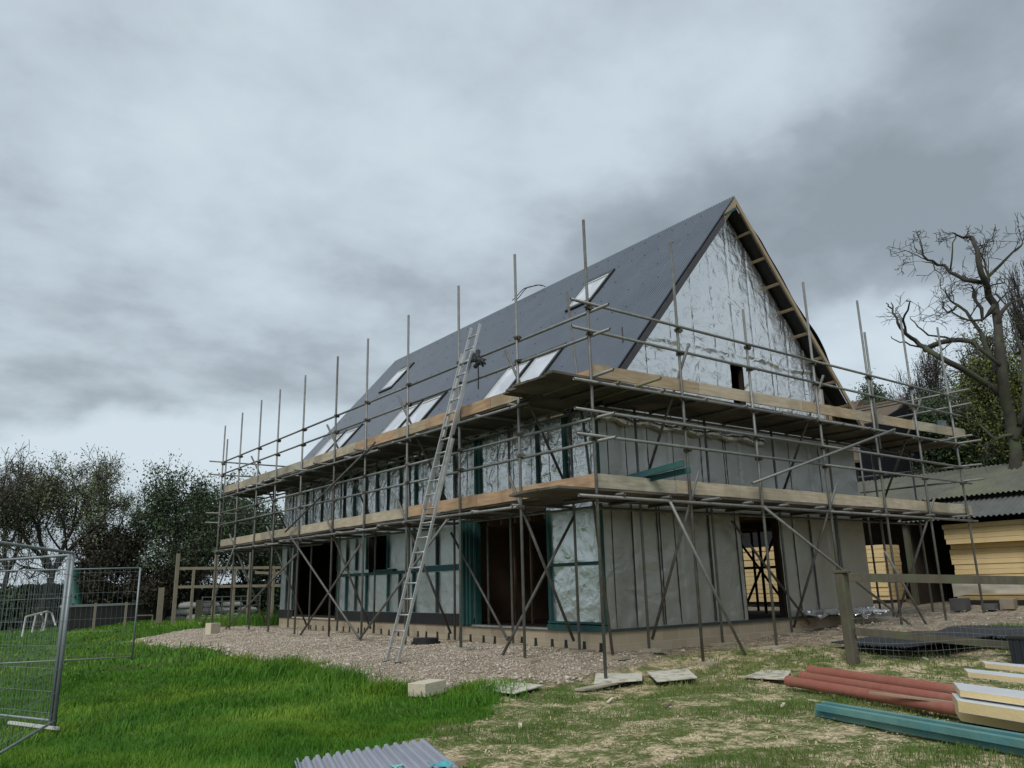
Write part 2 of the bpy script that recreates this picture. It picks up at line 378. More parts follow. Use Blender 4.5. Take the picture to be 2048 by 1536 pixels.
grass = mixc(rmp(nz(1.5), .35, .65), (.035, .085, .008), (.065, .125, .014))
grass = mixc(rmp(nz(9), .5, .75), grass, (.05, .055, .02))
straw = mixc(rmp(nz(16, 7, .75), .40, .56), (.24, .195, .11), (.66, .55, .36))
straw = mixc(rmp(nz(2.6, 7, .7), .43, .54), straw, (.12, .15, .045))
earth = mixc(rmp(nz(5, 6), .4, .62), (.19, .15, .11), (.38, .32, .245))
vor = t.nodes.new('ShaderNodeTexVoronoi'); vor.inputs['Scale'].default_value = 26; t.links.new(tn.outputs['Object'], vor.inputs['Vector'])
grav = mixc(rmp(vor.outputs['Distance'], .2, .75), (.46, .395, .315), (.24, .195, .15))
grav = mixc(rmp(nz(2.4, 5), .42, .66), grav, (.25, .195, .15))
c = mixc(sp.outputs[1], grass, straw); c = mixc(sp.outputs[2], c, earth); c = mixc(sp.outputs[0], c, grav)
t.links.new(c, b.inputs['Base Color'])
bn = t.nodes.new('ShaderNodeBump'); bn.inputs['Strength'].default_value = .8; bn.inputs['Distance'].default_value = .03
t.links.new(mth('ADD', nz(30, 6, .7), vor.outputs['Distance']), bn.inputs['Height']); t.links.new(bn.outputs[0], b.inputs['Normal'])
ground = npmesh('ground', V, Q, gmat, smooth=True, attr={'mask': mask}); tag(ground, kind='structure')

# ------------------------------------------------------------------ house
X0, X1, Y0, Y1 = 1.5, 10.2, 1.5, 17.2
RX, RZ, SL = 5.82, 10.06, 1.155
zroof = lambda x: RZ - SL*abs(RX-x)
house = thing('unfinished_house', 'steep roofed house under construction wrapped in silver foil under dark corrugated roof sheets', 'house', (X0, Y0, .3))
m = MB(); m.box(X0, Y0, -.2, X1, Y1, .598)
fnd = None
bmat = mat('block footing', (.42, .35, .25), (.32, .26, .18), 3, .95, 0, .3, 60)
t2 = bmat.node_tree; bb = t2.nodes['Principled BSDF']
bt = t2.nodes.new('ShaderNodeTexBrick'); bt.inputs['Color1'].default_value = (.46, .39, .28, 1); bt.inputs['Color2'].default_value = (.30, .235, .165, 1); bt.inputs['Mortar'].default_value = (.50, .46, .37, 1)
bt.inputs['Scale'].default_value = 1; bt.inputs['Mortar Size'].default_value = .007; bt.inputs['Brick Width'].default_value = .45; bt.inputs['Row Height'].default_value = .22; bt.inputs['Bias'].default_value = -.2
tcn = t2.nodes.new('ShaderNodeTexCoord'); sx = t2.nodes.new('ShaderNodeSeparateXYZ'); t2.links.new(tcn.outputs['Object'], sx.inputs[0])
ad = t2.nodes.new('ShaderNodeMath'); ad.operation = 'ADD'; t2.links.new(sx.outputs[0], ad.inputs[0]); t2.links.new(sx.outputs[1], ad.inputs[1])
az = t2.nodes.new('ShaderNodeMath'); az.operation = 'ADD'; az.inputs[1].default_value = .142; t2.links.new(sx.outputs[2], az.inputs[0])
cb = t2.nodes.new('ShaderNodeCombineXYZ'); t2.links.new(ad.outputs[0], cb.inputs[0]); t2.links.new(az.outputs[0], cb.inputs[1]); t2.links.new(cb.outputs[0], bt.inputs['Vector'])
mxn = t2.nodes.new('ShaderNodeMix'); mxn.data_type = 'RGBA'; mxn.inputs[0].default_value = .35
old = bb.inputs['Base Color'].links[0].from_socket; t2.links.new(bt.outputs[0], mxn.inputs[6]); t2.links.new(old, mxn.inputs[7]); t2.links.new(mxn.outputs[2], bb.inputs['Base Color'])
m.build('block_footing', bmat, house)
for k in range(29):
    y = 1.72+.46*k + random.uniform(-.05, .05)
    if y > 15.2: break
    zb = float(gz(1.5, y))+.03
    q = MB(); q.prism([(X0-.006, y-.035, zb+.17), (X0-.006, y+.035, zb+.17), (X0-.006, y+.045, zb+.05), (X0-.02, y+.09, zb-.03), (X0-.02, y-.09, zb-.03), (X0-.006, y-.045, zb+.05)], (.05, 0, 0))
    q.build('weep_vent', DARK, house)
# timber wall panels behind the foil, with openings
def wall_panel(name, axis_, const, th, a0, a1, z0, z1, holes, m_):
    # cut the rectangle into strips around the holes
    q = MB(); cuts = sorted(set([a0, a1]+[h[0] for h in holes]+[h[1] for h in holes]))
    for s_, e_ in zip(cuts[:-1], cuts[1:]):
        segs = [(z0, z1)]
        for h in holes:
            if h[0] <= s_ and h[1] >= e_:
                ns = []
                for (u, v) in segs:
                    if h[2] > u: ns.append((u, min(v, h[2])))
                    if h[3] < v: ns.append((max(u, h[3]), v))
                segs = [g for g in ns if g[1]-g[0] > .001]
        for (u, v) in segs:
            if axis_ == 0: q.box(const, s_, u, const+th, e_, v)
            else: q.box(s_, const, u, e_, const+th, v)
    return q.build(name, m_, house)
LH = [(3.08, 5.72, .6, 2.86), (9.74, 10.83, 1.86, 2.86), (12.82, 16.02, .7, 2.86)]       # long wall: door, window, door
GH = [(5.47, 6.72, .62, 2.75)]
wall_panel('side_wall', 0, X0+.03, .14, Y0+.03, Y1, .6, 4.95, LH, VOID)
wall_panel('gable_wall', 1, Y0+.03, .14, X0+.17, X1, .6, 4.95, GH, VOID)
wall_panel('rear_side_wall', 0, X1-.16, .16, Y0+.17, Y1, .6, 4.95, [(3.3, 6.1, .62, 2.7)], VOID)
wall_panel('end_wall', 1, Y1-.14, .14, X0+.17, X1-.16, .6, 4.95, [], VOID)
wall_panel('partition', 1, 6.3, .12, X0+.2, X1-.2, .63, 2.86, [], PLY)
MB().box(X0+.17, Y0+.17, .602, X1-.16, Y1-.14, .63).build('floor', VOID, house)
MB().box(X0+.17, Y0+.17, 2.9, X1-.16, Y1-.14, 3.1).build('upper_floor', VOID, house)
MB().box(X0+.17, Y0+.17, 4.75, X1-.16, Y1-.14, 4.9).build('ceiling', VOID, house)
for k in range(9):
    y = 1.9+k*.5
    MB().box(X0+.2, y, 2.72, X1-.2, y+.05, 2.895).build('floor_joist', PLY, house)
for (a_, b_) in (((9.9, 3.6, .63), (9.9, 5.2, 2.7)), ((9.8, 5.0, .63), (9.8, 3.7, 2.7)), ((8.6, 3.4, .63), (8.6, 3.4, 2.7)), ((9.9, 4.6, .63), (9.9, 4.6, 2.7)), ((9.9, 3.3, 1.75), (9.9, 6.1, 1.75))):
    MB().tube([a_, b_], .035, 8).build('internal_strut', VOID, house)
for y in (3.6, 4.2, 4.8, 5.4): MB().box(X0+.9, y, .63, X0+.95, y+.045, 2.72).build('inner_stud', PLY, house)
for y in (13.2, 13.9, 14.5, 15.2): MB().box(X0+1.2, y, .63, X0+1.26, y+.05, 2.72).build('inner_stud', PLY, house)
# foil skins (grid with real creases); axis 0 = long wall (runs in Y), 1 = gable
def foil_skin(name, ax, const, a0, a1, z0, zt, holes, m_, st=.045, amp=.012, seams=None, fold=None, seed=0., topf=None, parent=house):
    A = np.arange(a0, a1+st/2, st); Zs = np.arange(z0, zt+st/2, st)
    AA, ZZ = np.meshgrid(A, Zs, indexing='ij')
    # creases: ridged noise, pulled diagonally between fixings
    n_ = np.abs(fbm(AA*1.6+seed+ZZ*.5, ZZ*2.3-AA*.6+seed, 4)-.5)*2
    n2_ = np.abs(fbm(AA*5.0+seed, ZZ*7.0+AA*2.0, 3)-.5)*2
    d = amp*(1-n_)*1.4 + amp*.45*(1-n2_)
    if seams:
        for s_ in seams:
            w = np.exp(-((AA-s_)/.10)**2)
            d = d*(1-.75*np.exp(-((AA-s_)/.035)**2)) + w*amp*.8*(vnoise(ZZ*11+s_*7, AA*3)-.3)
    if fold:
        zf = fold[0]+fold[1]*(fbm(AA*.9+3, AA*0, 3)-.5)*2
        w = np.exp(-((ZZ-zf)/.045)**2); d = d + w*(.005+.035*fbm(AA*2.5, ZZ*3, 3)); d = d + .012*(ZZ > zf)
        w2 = np.exp(-((ZZ-zf+.12)/.16)**2); d = d + w2*.05*(fbm(AA*3.0+9, ZZ*9, 3)-.45)
    # bottom ruffle
    w = np.exp(-(ZZ-z0)/.22); d = d + w*.02*(vnoise(AA*6+seed, ZZ*2)-.2)
    P = np.stack([const-.004-d, AA, ZZ] if ax == 0 else [AA, const-.004-d, ZZ], -1)
    V, Q = gridmesh(P)
    ca = V[Q].mean(1); a = ca[:, 1] if ax == 0 else ca[:, 0]; z = ca[:, 2]
    keep = np.ones(len(Q), bool)
    for h in holes: keep &= ~((a > h[0]) & (a < h[1]) & (z > h[2]) & (z < h[3]))
    if topf is not None: keep &= topf(a, z)
    if ax == 1: Q = Q[:, ::-1]
    o = npmesh(name, V, Q[keep], m_, parent, smooth=True)
    return o
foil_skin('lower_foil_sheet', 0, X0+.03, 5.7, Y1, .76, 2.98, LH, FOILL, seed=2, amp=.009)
foil_skin('corner_foil_sheet', 0, X0+.03, Y0, 3.1, .76, 2.98, [], FOILC, seams=[1.9, 2.5], seed=5, amp=.012)
foil_skin('upper_foil_sheet', 0, X0+.03, Y0, Y1, 3.0, 4.98, [], FOIL, seams=[2.4, 3.3, 4.3, 5.2, 6.5, 7.6], seed=7, amp=.016)
gseam = [2.2, 2.25, 2.95, 3.55, 4.4, 5.3, 7.3, 7.9, 8.6]
foil_skin('gable_lower_foil_sheet', 1, Y0+.03, X0, X1, .64, 2.98, [(5.42, 6.78, 0, 2.8)], FOIL_SHADE, seams=gseam, seed=12, amp=.012)
foil_skin('gable_middle_foil_sheet', 1, Y0+.03, X0, X1, 3.0, 4.86, [], FOIL_SHADE, seams=[2.1, 2.7, 3.4, 4.4, 5.6, 6.9, 8.2], seed=15, amp=.014)
us = [2.3, 2.95, 3.7, 4.45, 5.15, 5.82, 6.5, 7.15, 7.8, 8.4]
foil_skin('gable_upper_foil_sheet', 1, Y0+.03, X0, X1, 4.87, 9.95, [(5.6, 6.03, 5.2, 6.1)], FOIL, seams=us, fold=(6.32, .10), seed=21, amp=.022, st=.04,
          topf=lambda a, z: (z < RZ - SL*np.abs(RX-a) - .16) & ~((a > 9.02) & (z > 4.95)))
MB().prism([(X0+.2, Y0+.05, 4.9), (X1-.2, Y0+.05, 4.9), (RX+1.25, Y0+.05, 9.95-1.6), (RX, Y0+.05, 9.85), (RX-1.25, Y0+.05, 8.35)], (0, .1, 0))
# backing behind the upper gable with the small window left open
q = MB()
def gb(x0, x1, z0, z1=None):
    n = max(1, int((x1-x0)/.3)); xs = np.linspace(x0, x1, n+1)
    for a_, c_ in zip(xs[:-1], xs[1:]):
        t0 = zroof(a_)-.2 if z1 is None else z1; t1 = zroof(c_)-.2 if z1 is None else z1
        q.prism([(a_, Y0+.05, z0), (c_, Y0+.05, z0), (c_, Y0+.05, t1), (a_, Y0+.05, t0)], (0, .1, 0))
gb(X0+.3, 5.6, 4.95); gb(5.6, 5.82, 6.1); gb(5.82, 6.03, 6.1); gb(6.03, 9.0, 4.95)
q.build('gable_board', VOID, house)
MB().box(5.4, Y0+.9, 4.95, 6.6, Y0+.95, 6.5).build('inner_board', PLY, house)
# dark seams, a painted shadow strip and battens over the foil
def seam(ax, s_, z0, z1, w=.012, m_=TAPE_SHADE, d=.03, name='seam'):
    c_ = (X0 if ax == 0 else Y0)-.001
    pts = []
    q = MB(); n = max(2, int((z1-z0)/.4)); lean = random.uniform(-.01, .01)
    for i in range(n):
        za, zb = z0+(z1-z0)*i/n, z0+(z1-z0)*(i+1)/n
        sa, sb = s_+lean*i, s_+lean*(i+1)
        if ax == 0: q.bar((c_+.012, sa, za), (c_+.012, sb, zb), w, d, up=(1, 0, 0))
        else: q.bar((sa, c_+.012, za), (sb, c_+.012, zb), w, d, up=(0, 1, 0))
    return q.build(name, m_, house)
for s_ in [1.72, 2.24, 2.93, 2.99, 3.42, 5.3, 7.3, 8.95]: seam(1, s_, .66, 2.95, .014)
seam(1, 4.42, .66, 2.95, .05)  # wide dark strip painted in as a thick vertical shadow on the gable
seam(1, 7.95, .66, 2.95, .045)
for s_ in [1.72, 2.2, 2.8, 3.5, 4.35, 5.1, 5.16, 6.3, 7.4, 8.6]: seam(1, s_, 3.02, 4.8, .011)
for s_ in us[:]: seam(1, s_, 6.36, min(zroof(s_)-.3, 9.3), .012)
for s_ in [2.15, 2.8, 2.93, 3.18, 4.5, 5.1, 6.6, 7.1, 7.25, 7.9, 8.5]: seam(1, s_, 4.9, min(6.15, zroof(s_)-.2), .011)
y = 1.75
while y < 17:
    seam(0, y, 3.02, 4.85, .012); y += random.choice([.4, .6, .6])
# treated battens on the long wall
def bat(y0, y1, z0, z1, m_=TEAL, pr=.05, name='treated_batten'):
    MB().box(X0-pr, y0, z0, X0+.008, y1, z1).build(name, m_, house, bevel=.004)
DKB = mat('dark grey batten', (.045, .075, .072), (.03, .045, .044), 4, .8)  # grey green batten tone, duller than the treated ones
for y in (1.50, 3.0): bat(y, y+.075, .76, 2.85)
bat(1.50, 3.12, .60, .70, pr=.062); bat(1.50, 3.12, .72, .76, pr=.045); bat(1.576, 2.999, 1.76, 1.82, pr=.045)
for y in (5.73, 5.86, 6.02): bat(y, y+.07, .62, 2.9, pr=.05+.004*y)
bat(6.1, 8.3, 1.80, 1.93, mat('blue green rail', (.02, .10, .13), (.015, .075, .09), 4, .6), pr=.06)
bat(8.31, 12.72, 1.79, 1.86, pr=.06)
bat(9.3, 10.4, 1.862, 1.92, TEAL, pr=.075)
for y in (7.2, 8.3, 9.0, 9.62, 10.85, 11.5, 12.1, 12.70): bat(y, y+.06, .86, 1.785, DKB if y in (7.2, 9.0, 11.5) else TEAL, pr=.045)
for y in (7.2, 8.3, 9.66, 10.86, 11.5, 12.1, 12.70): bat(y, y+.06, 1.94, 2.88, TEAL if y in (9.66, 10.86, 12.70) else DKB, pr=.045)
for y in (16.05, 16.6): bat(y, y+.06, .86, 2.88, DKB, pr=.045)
for y in (3.1, 5.66): MB().box(X0+.02, y, .62, X0+.16, y+.05, 2.86).build('door_jamb', TEAL, house)
for y, mm in ((1.5, TEAL), (2.42, TEAL), (3.3, DKB), (5.35, TEAL), (5.5, TEAL), (6.4, DKB), (7.0, DKB), (8.2, TEAL), (9.0, DKB), (9.7, DKB), (10.3, TEAL), (11.0, DKB), (11.7, TEAL), (12.4, DKB), (13.2, DKB), (14.0, DKB), (15.2, DKB)):
    bat(y, y+(.09 if mm is TEAL else .05), 3.0, 4.88, mm, pr=.045)
for a_, b_ in ((5.8, 12.8), (16.0, 17.2)): MB().box(X0-.035, a_, .60, X0+.02, b_, .85).build('damp_course', DARK, house)
MB().box(X0-.05, 3.08, .598, X0+.15, 5.74, .63).build('door_sill', WHITE if 0 else ALU, house)
MB().box(X0-.04, 12.8, .60, X0+.15, 16.0, .64).build('door_sill', BLOCKP, house)
MB().box(X0+.002, Y0-.05, .600, X1, Y0+.03, .635).build('base_trim', DKB, house)
# silver roll tucked under the upper deck, loose foil skirt at the gable base
q = MB(); pts = []
for k in range(36):
    x = 1.5+k*.14; pts.append((x, Y0-.07, 4.44+.03*math.sin(k*.9)-.006*k*.3)); 
q.tube(pts, [.085+.025*math.sin(k*1.7)+random.uniform(-.012, .012) for k in range(36)], 10); q.build('rolled_foil', FOIL, house, smooth=True)
A = np.linspace(7.1, 10.05, 90); B = np.linspace(0, 1, 12)
AA, BB = np.meshgrid(A, B, indexing='ij'); j = np.abs(vnoise(AA*4.2, BB*2.2)-.5)*2; j2 = vnoise(AA*9, BB*5+3)
P = np.stack([AA, Y0-.02-BB*(.28+.15*vnoise(AA*2, AA*0))-j*.10, .74-BB*(.26-.12*vnoise(AA*3+5, AA*0))+j2*.11*BB+.05*j], -1)
V, Q = gridmesh(P); npmesh('loose_foil', V, Q[:, ::-1], FOILB, house)
# roof ---------------------------------------------------------------
PITCH_W = .0762
def corr(name, P0, U, Vd, lu, lv, m_, parent, amp=.021, rows=1, nrm=None, spw=14, holes=(), loc=None, sag=0):
    # corrugated sheet: waves progress along U (length lu), sheet runs along V (length lv)
    P0 = np.array(P0); U = np.array(U, float); Vd = np.array(Vd, float); nr = np.cross(U, Vd); nr /= np.linalg.norm(nr)
    if nrm is not None and nr@np.array(nrm) < 0: nr = -nr
    ns = int(lu/PITCH_W*spw); u = np.linspace(0, lu, ns+1)
    Vs = []; Qs = []; base = 0
    for r in range(rows):
        v0 = lv*r/rows; v1 = lv*(r+1)/rows + (.12 if r < rows-1 else 0)
        vv = np.linspace(v0, v1, max(2, int((v1-v0)/.3)) if (holes or sag) else 2)
        UU, VV = np.meshgrid(u, vv, indexing='ij')
        h = amp*np.tanh(2.3*(np.cos(UU*2*np.pi/PITCH_W)+.05)) + .010*(1-(VV-v0)/(v1-v0)) + .0035*((UU % .9)/.9)
        if sag: h = h + sag*(fbm(UU*.5, VV*.5, 2)-.5)
        Pt = P0 + UU[..., None]*U + VV[..., None]*Vd + h[..., None]*nr
        V_, Q_ = gridmesh(Pt)
        if holes:
            cu = UU.reshape(-1)[Q_].mean(1); cv_ = VV.reshape(-1)[Q_].mean(1); keep = np.ones(len(Q_), bool)
            for h_ in holes: keep &= ~((cu > h_[0]) & (cu < h_[1]) & (cv_ > h_[2]) & (cv_ < h_[3]))
            Q_ = Q_[keep]
        Vs.append(V_); Qs.append(Q_+base); base += len(V_)
    # fixings: small bolt heads in rows
    bv = []; bf = []
    if rows > 1:
        nb = int(lv/.85)
        for i in range(nb):
            v = .35+i*.85+random.uniform(-.02, .02)
            for w_ in np.arange(.35, lu-.1, .46):
                if random.random() < .45: continue
                c_ = P0 + U*(round(w_/PITCH_W)*PITCH_W) + Vd*(v+random.uniform(-.03, .03)) + nr*(amp+.012)
                k = len(bv)
                for a_ in (0, 1, 2, 3, 4, 5): bv.append(c_ + (U*math.cos(a_*math.pi/3)+Vd*math.sin(a_*math.pi/3))*.018)
                for a_ in (0, 1, 2, 3, 4, 5): bv.append(c_ + (U*math.cos(a_*math.pi/3)+Vd*math.sin(a_*math.pi/3))*.014 + nr*.014)
                for a_ in range(6): bf.append((k+a_, k+(a_+1) % 6, k+6+(a_+1) % 6, k+6+a_))
                bf.append((k+6, k+7, k+8, k+9)); bf.append((k+9, k+10, k+11, k+6))
    o = npmesh(name, np.concatenate(Vs), np.concatenate(Qs), m_, parent, loc=loc or (0, 0, 0), smooth=True)
    if bv:
        tag(npmesh('roof_fixings', np.array(bv), np.array(bf), FRAMEM, parent), kind='stuff')
    return o
sv = np.array([-1/math.hypot(1, SL), 0, -SL/math.hypot(1, SL)])   # down the left slope
EX = 1.28; LV = (RX-EX)*math.hypot(1, SL)
def up2v(x): return (RX-x)*math.hypot(1, SL)
WIN = [(4.12, 5.02, 4.28, 5.25), (4.12, 5.02, 14.5, 15.45)]
for a_, b_ in ((3.82, 4.80), (4.92, 5.92)): WIN.append((1.72, 2.90, a_, b_))
for a_, b_ in ((8.82, 9.95), (10.1, 11.2)): WIN.append((1.72, 2.84, a_, b_))
for a_, b_ in ((13.95, 14.95), (15.1, 16.1)): WIN.append((1.72, 2.82, a_, b_))
RY0, RY1 = 1.08, 17.5
corr('roof_sheets', (RX, RY0, RZ+.02), (0, 1, 0), sv, RY1-RY0, LV, ROOFC, house, rows=3, nrm=(-1, 0, 1))
nl = np.array([-SL, 0, 1])/math.hypot(1, SL)
MB().prism([(EX+.02, RY0+.04, zroof(EX)-.05), (RX, RY0+.04, RZ-.05), (RX, RY0+.04, RZ-.13), (EX+.02, RY0+.04, zroof(EX)-.13)], (0, RY1-RY0-.08, 0)).build('roof_deck', VOID, house)
MB().prism([(10.4, RY0+.14, zroof(10.4)-.02), (RX, RY0+.14, RZ-.03), (RX, RY0+.14, RZ+.02), (10.4, RY0+.14, zroof(10.4)+.03)], (0, RY1-RY0-.2, 0)).build('roof_membrane', DARK, house)
# bulging underlay hanging over the right verge
A = np.linspace(6.1, 9.3, 60); B = np.linspace(0, 1, 10); AA, BB = np.meshgrid(A, B, indexing='ij')
bul = .03+.13*np.exp(-((AA-8.55)/.38)**2)+.06*np.exp(-((AA-7.3)/.3)**2)+.10*vnoise(AA*3, AA*0)
bul = bul*sstep(6.1, 6.6, AA)*(1-sstep(8.95, 9.25, AA)*.8)
P = np.stack([AA+bul*.75*np.sin(BB*math.pi*.5), RY0+.55-BB*.5+.08*np.sin(BB*3), RZ-SL*(AA-RX)+.04+bul*np.sin(BB*math.pi*.8)*.8], -1)
V, Q = gridmesh(P); npmesh('loose_underlay', V, Q, DARK, house, smooth=True)
# verge of the left slope: dark barge strip and soffit
def slope_bar(name, x0, x1, y, w, dz, m_, h=.16, side=-1):
    MB().prism([(x0, y, zroof(x0)+dz), (x1, y, zroof(x1)+dz), (x1, y, zroof(x1)+dz-h), (x0, y, zroof(x0)+dz-h)], (0, w, 0)).build(name, m_, house)
slope_bar('barge_strip', EX, 5.35, RY0+.015, .03, -.035, FLASH, .20)
slope_bar('soffit', EX, 5.6, RY0+.05, .42, -.22, FLASH, .02)
slope_bar('barge_board', 5.36, RX, RY0+.01, .045, -.02, WOODP, .20)
slope_bar('barge_board', RX, 10.3, RY0+.01, .045, -.01, WOODP, .15)
for k in range(9):
    x = 6.35+k*.47*1.0
    if x > 10: break
    z = zroof(x)-.10
    MB().bar((x, RY0+.05, z), (x-.0, Y0+.06, z), .05, .09, up=(SL, 0, 1)).build('lookout', WOODP, house)
for y in (Y0-.0,): slope_bar('rafter', RX+.2, 10.2, Y0+.06, .05, -.03, VOID, .2)
MB().box(9.0, Y0-.03, 4.9, 9.09, Y0+.02, 5.95).build('stud', WOODV, house)
MB().box(9.35, Y0-.0, 4.9, 9.41, Y0+.06, 5.6).build('stud', WOODP, house)
for k in range(4):
    a_ = 9.15+k*.3; MB().bar((a_, Y0+.1+.02*k, 4.9), (a_-.35, Y0+.1+.02*k, zroof(a_-.35)-.15), .04, .07, up=(0, 1, 0)).build('strut', WOODP if k % 2 else VOID, house)
MB().bar((5.3, RY0-.05, RZ-.62), (5.75, RY0-.02, RZ-.32), .04, .05).build('ridge_prop', TEAL, house)
# roof windows
def rw(x0, x1, y0, y1):
    o3 = lambda x, y, h: (x-SL/math.hypot(1, SL)*h, y, zroof(x)+h/math.hypot(1, SL))
    q = MB(); fr = .075
    for (a, b, c, d) in ((x0, x1, y0, y0+fr), (x0, x1, y1-fr, y1), (x0, x0+fr, y0+fr, y1-fr), (x1-fr*1.8, x1, y0+fr, y1-fr)):
        q.add([o3(a, c, .0), o3(b, c, .0), o3(b, d, .0), o3(a, d, .0), o3(a, c, .10), o3(b, c, .10), o3(b, d, .10), o3(a, d, .10)],
              [(0, 1, 2, 3), (7, 6, 5, 4), (0, 4, 5, 1), (1, 5, 6, 2), (2, 6, 7, 3), (3, 7, 4, 0)])
    w = q.build('roof_window', FRAMEM, house)
    q = MB(); q.add([o3(x0+fr, y0+fr, .05), o3(x1-fr*1.8, y0+fr, .05), o3(x1-fr*1.8, y1-fr, .05), o3(x0+fr, y1-fr, .05), o3(x0+fr, y0+fr, .085), o3(x1-fr*1.8, y0+fr, .085), o3(x1-fr*1.8, y1-fr, .085), o3(x0+fr, y1-fr, .085)],
          [(0, 1, 2, 3), (7, 6, 5, 4), (0, 4, 5, 1), (1, 5, 6, 2), (2, 6, 7, 3), (3, 7, 4, 0)]); q.build('pane', PANE, w)
    # inner white trim of the sash
    q = MB()
    for (a, b, c, d) in ((x0+fr, x1-fr*1.8, y0+fr, y0+fr+.02), (x0+fr, x1-fr*1.8, y1-fr-.02, y1-fr), (x1-fr*1.8-.03, x1-fr*1.8, y0+fr+.02, y1-fr-.02)):
        q.add([o3(a, c, .086), o3(b, c, .086), o3(b, d, .086), o3(a, d, .086), o3(a, c, .106), o3(b, c, .106), o3(b, d, .106), o3(a, d, .106)],
              [(0, 1, 2, 3), (7, 6, 5, 4), (0, 4, 5, 1), (1, 5, 6, 2), (2, 6, 7, 3), (3, 7, 4, 0)])
    q.build('sash', WHITE, w)
for w_ in WIN: rw(*w_)
# white battens and offcuts at the eaves under the roof edge
for k in range(22):
    y = 2.3+k*.66+random.uniform(-.15, .15); ln = random.uniform(.2, .5)
    MB().box(X0-.16, y, 4.60+random.uniform(0, .06), X0-.10, y+ln, 4.70+random.uniform(0, .12)).build('eaves_batten', WHITE if k % 3 else WOODP, house)
for k in range(26):
    y = 1.7+k*.6; MB().bar((X0+.1, y, 4.78), (EX+.02, y, 4.86), .05, .12).build('rafter_foot', VOID, house)

# ------------------------------------------------------------------ scaffold
scaf = thing('scaffold', 'tube and board scaffold with two decks wrapped round the foil covered house', 'scaffold', (0, 0, 0))
def tb(name, p, q_, m_=STEEL, r=.0265):
    return MB().tube([p, q_], r, 10, hollow=True).build(name, m_, scaf, smooth=True)
cm = MB(); cm.box(-.052, -.052, -.036, .052, .052, .036); cm.box(-.075, -.02, -.022, .075, .02, .022); cm.tube([(-.07, -.03, 0), (-.07, .075, 0)], .01, 6); cm.tube([(.03, -.07, .0), (.03, .07, .0)], .012, 6)
cme = bpy.data.meshes.new('coupler'); cme.from_pydata(cm.v, [], cm.f); cme.materials.append(COUPL)
NC = [0]
def coupler(parent, p):
    NC[0] += 1
    if NC[0] > 100: return
    o = bpy.data.objects.new('coupler', cme); COL.objects.link(o); o.parent = parent; o.location = Vector(p)-ORG[parent.name]; o.rotation_euler = (random.uniform(-.3, .3), random.uniform(-.2, .2), random.uniform(0, 3.1))
LY = [0.0, 1.96, 3.93, 6.05, 8.1, 9.88, 12.08, 14.06, 15.7, 17.55, 19.4]
LT = [7.45, 7.53, 7.54, 7.52, 7.5, 7.48, 7.46, 7.46, 7.45, 7.38, 7.25]
GXs = [2.18, 4.18, 6.41, 8.56, 10.5, 12.4]; GT = [7.58, 6.65, 7.71, 7.72, 7.73, 7.75]
feet = []
def standard(x, y, zt, m_=None, couple=True, lean=None):
    zb = float(gz(x, y))+.045 + (float(gravel_m(x, y))*.05); feet.append((x, y, zb-.01))
    o = tb('standard', (x, y, zb), ((x if lean is None else lean[0]), (y if lean is None else lean[1]), zt), m_ or random.choice([STEEL, STEEL, STEEL2]))
    if couple:
        for z in (2.75, 3.66, 4.05, 4.58, 5.42, 5.86):
            if z < zt: coupler(o, (x+.03, y, z))
    return o
for y, z in zip(LY, LT): standard(0, y, z)
for x, z in zip(GXs, GT): standard(x, 0, z)
tb('standard', (8.63, -.03, 4.2), (8.66, -.02, 6.95)); tb('standard', (.10, 19.35, 3.0), (.08, 19.3, 6.75))
for y in LY[1:]: standard(1.22, y, 4.95 if y > 2 else 4.7, couple=False)
standard(1.22, 0.62+.5, 7.0, couple=False, lean=(1.2, 1.88))
for i, x in enumerate(GXs): standard(x+.02, 1.22, 4.9 if i else 4.75, couple=False)
standard(12.4, 2.6, 6.3, couple=False); standard(0.05, 21.0, 6.2, couple=False) if 0 else None
for y in (3.5, 7.2, 11.2, 15.0): tb('standard', (1.22, y+.4, 4.4), (1.24, y+.4, 5.45), STEEL2)
# props standing just inside the openings
for y in (4.95,): tb('standard', (1.36, y, .66), (1.36, y, 2.7), STEEL2)
def led(name, y0, y1, z0, z1, x, m_=STEEL): return tb(name, (x, y0, z0), (x, y1, z1), m_)
for z0, z1 in ((5.80, 5.95), (5.38, 5.52)):
    a_ = -.45
    for e_ in (6.4, 12.6, 19.7): led('guard_rail', a_, e_, z0+(z1-z0)*(a_+.45)/20, z0+(z1-z0)*(e_+.45)/20, .052, STEEL); a_ = e_
    if z0 > 5.5: pass
for z0, z1 in ((4.0, 4.14), (3.62, 3.72)):
    a_ = -.45
    for e_ in (5.2, 11.3, 19.5): led('guard_rail', a_, e_, z0+(z1-z0)*(a_+.45)/20, z0+(z1-z0)*(e_+.45)/20, .052, STEEL); a_ = e_
for z0, z1 in ((2.76, 2.83), (4.56, 4.63)):
    for x in (-.052, 1.27):
        a_ = 1.6 if x < 0 else -.1
        if x > 0: a_ = 1.25
        if z0 < 3 and x < 0: a_ = 2.0
        for e_ in (7.3, 13.4, 19.5): led('ledger', a_, e_, z0, z1, x, STEEL); a_ = e_
for z, zr in ((5.92, 5.88), (5.45, 5.40), (4.10, 4.05), (3.70, 3.66), (2.74, 2.72), (4.58, 4.64)):
    nm = 'ledger' if z in (2.74, 4.58) else 'guard_rail'
    a_ = -.42
    for e_ in (6.3, 12.75):
        tb(nm, (a_, -.052, z+(zr-z)*(a_+.4)/13), (e_, -.052, z+(zr-z)*(e_+.4)/13)); a_ = e_
for z in (2.72, 4.56): tb('ledger', (1.2, 1.27, z), (12.7, 1.27, z+.02), STEEL2)
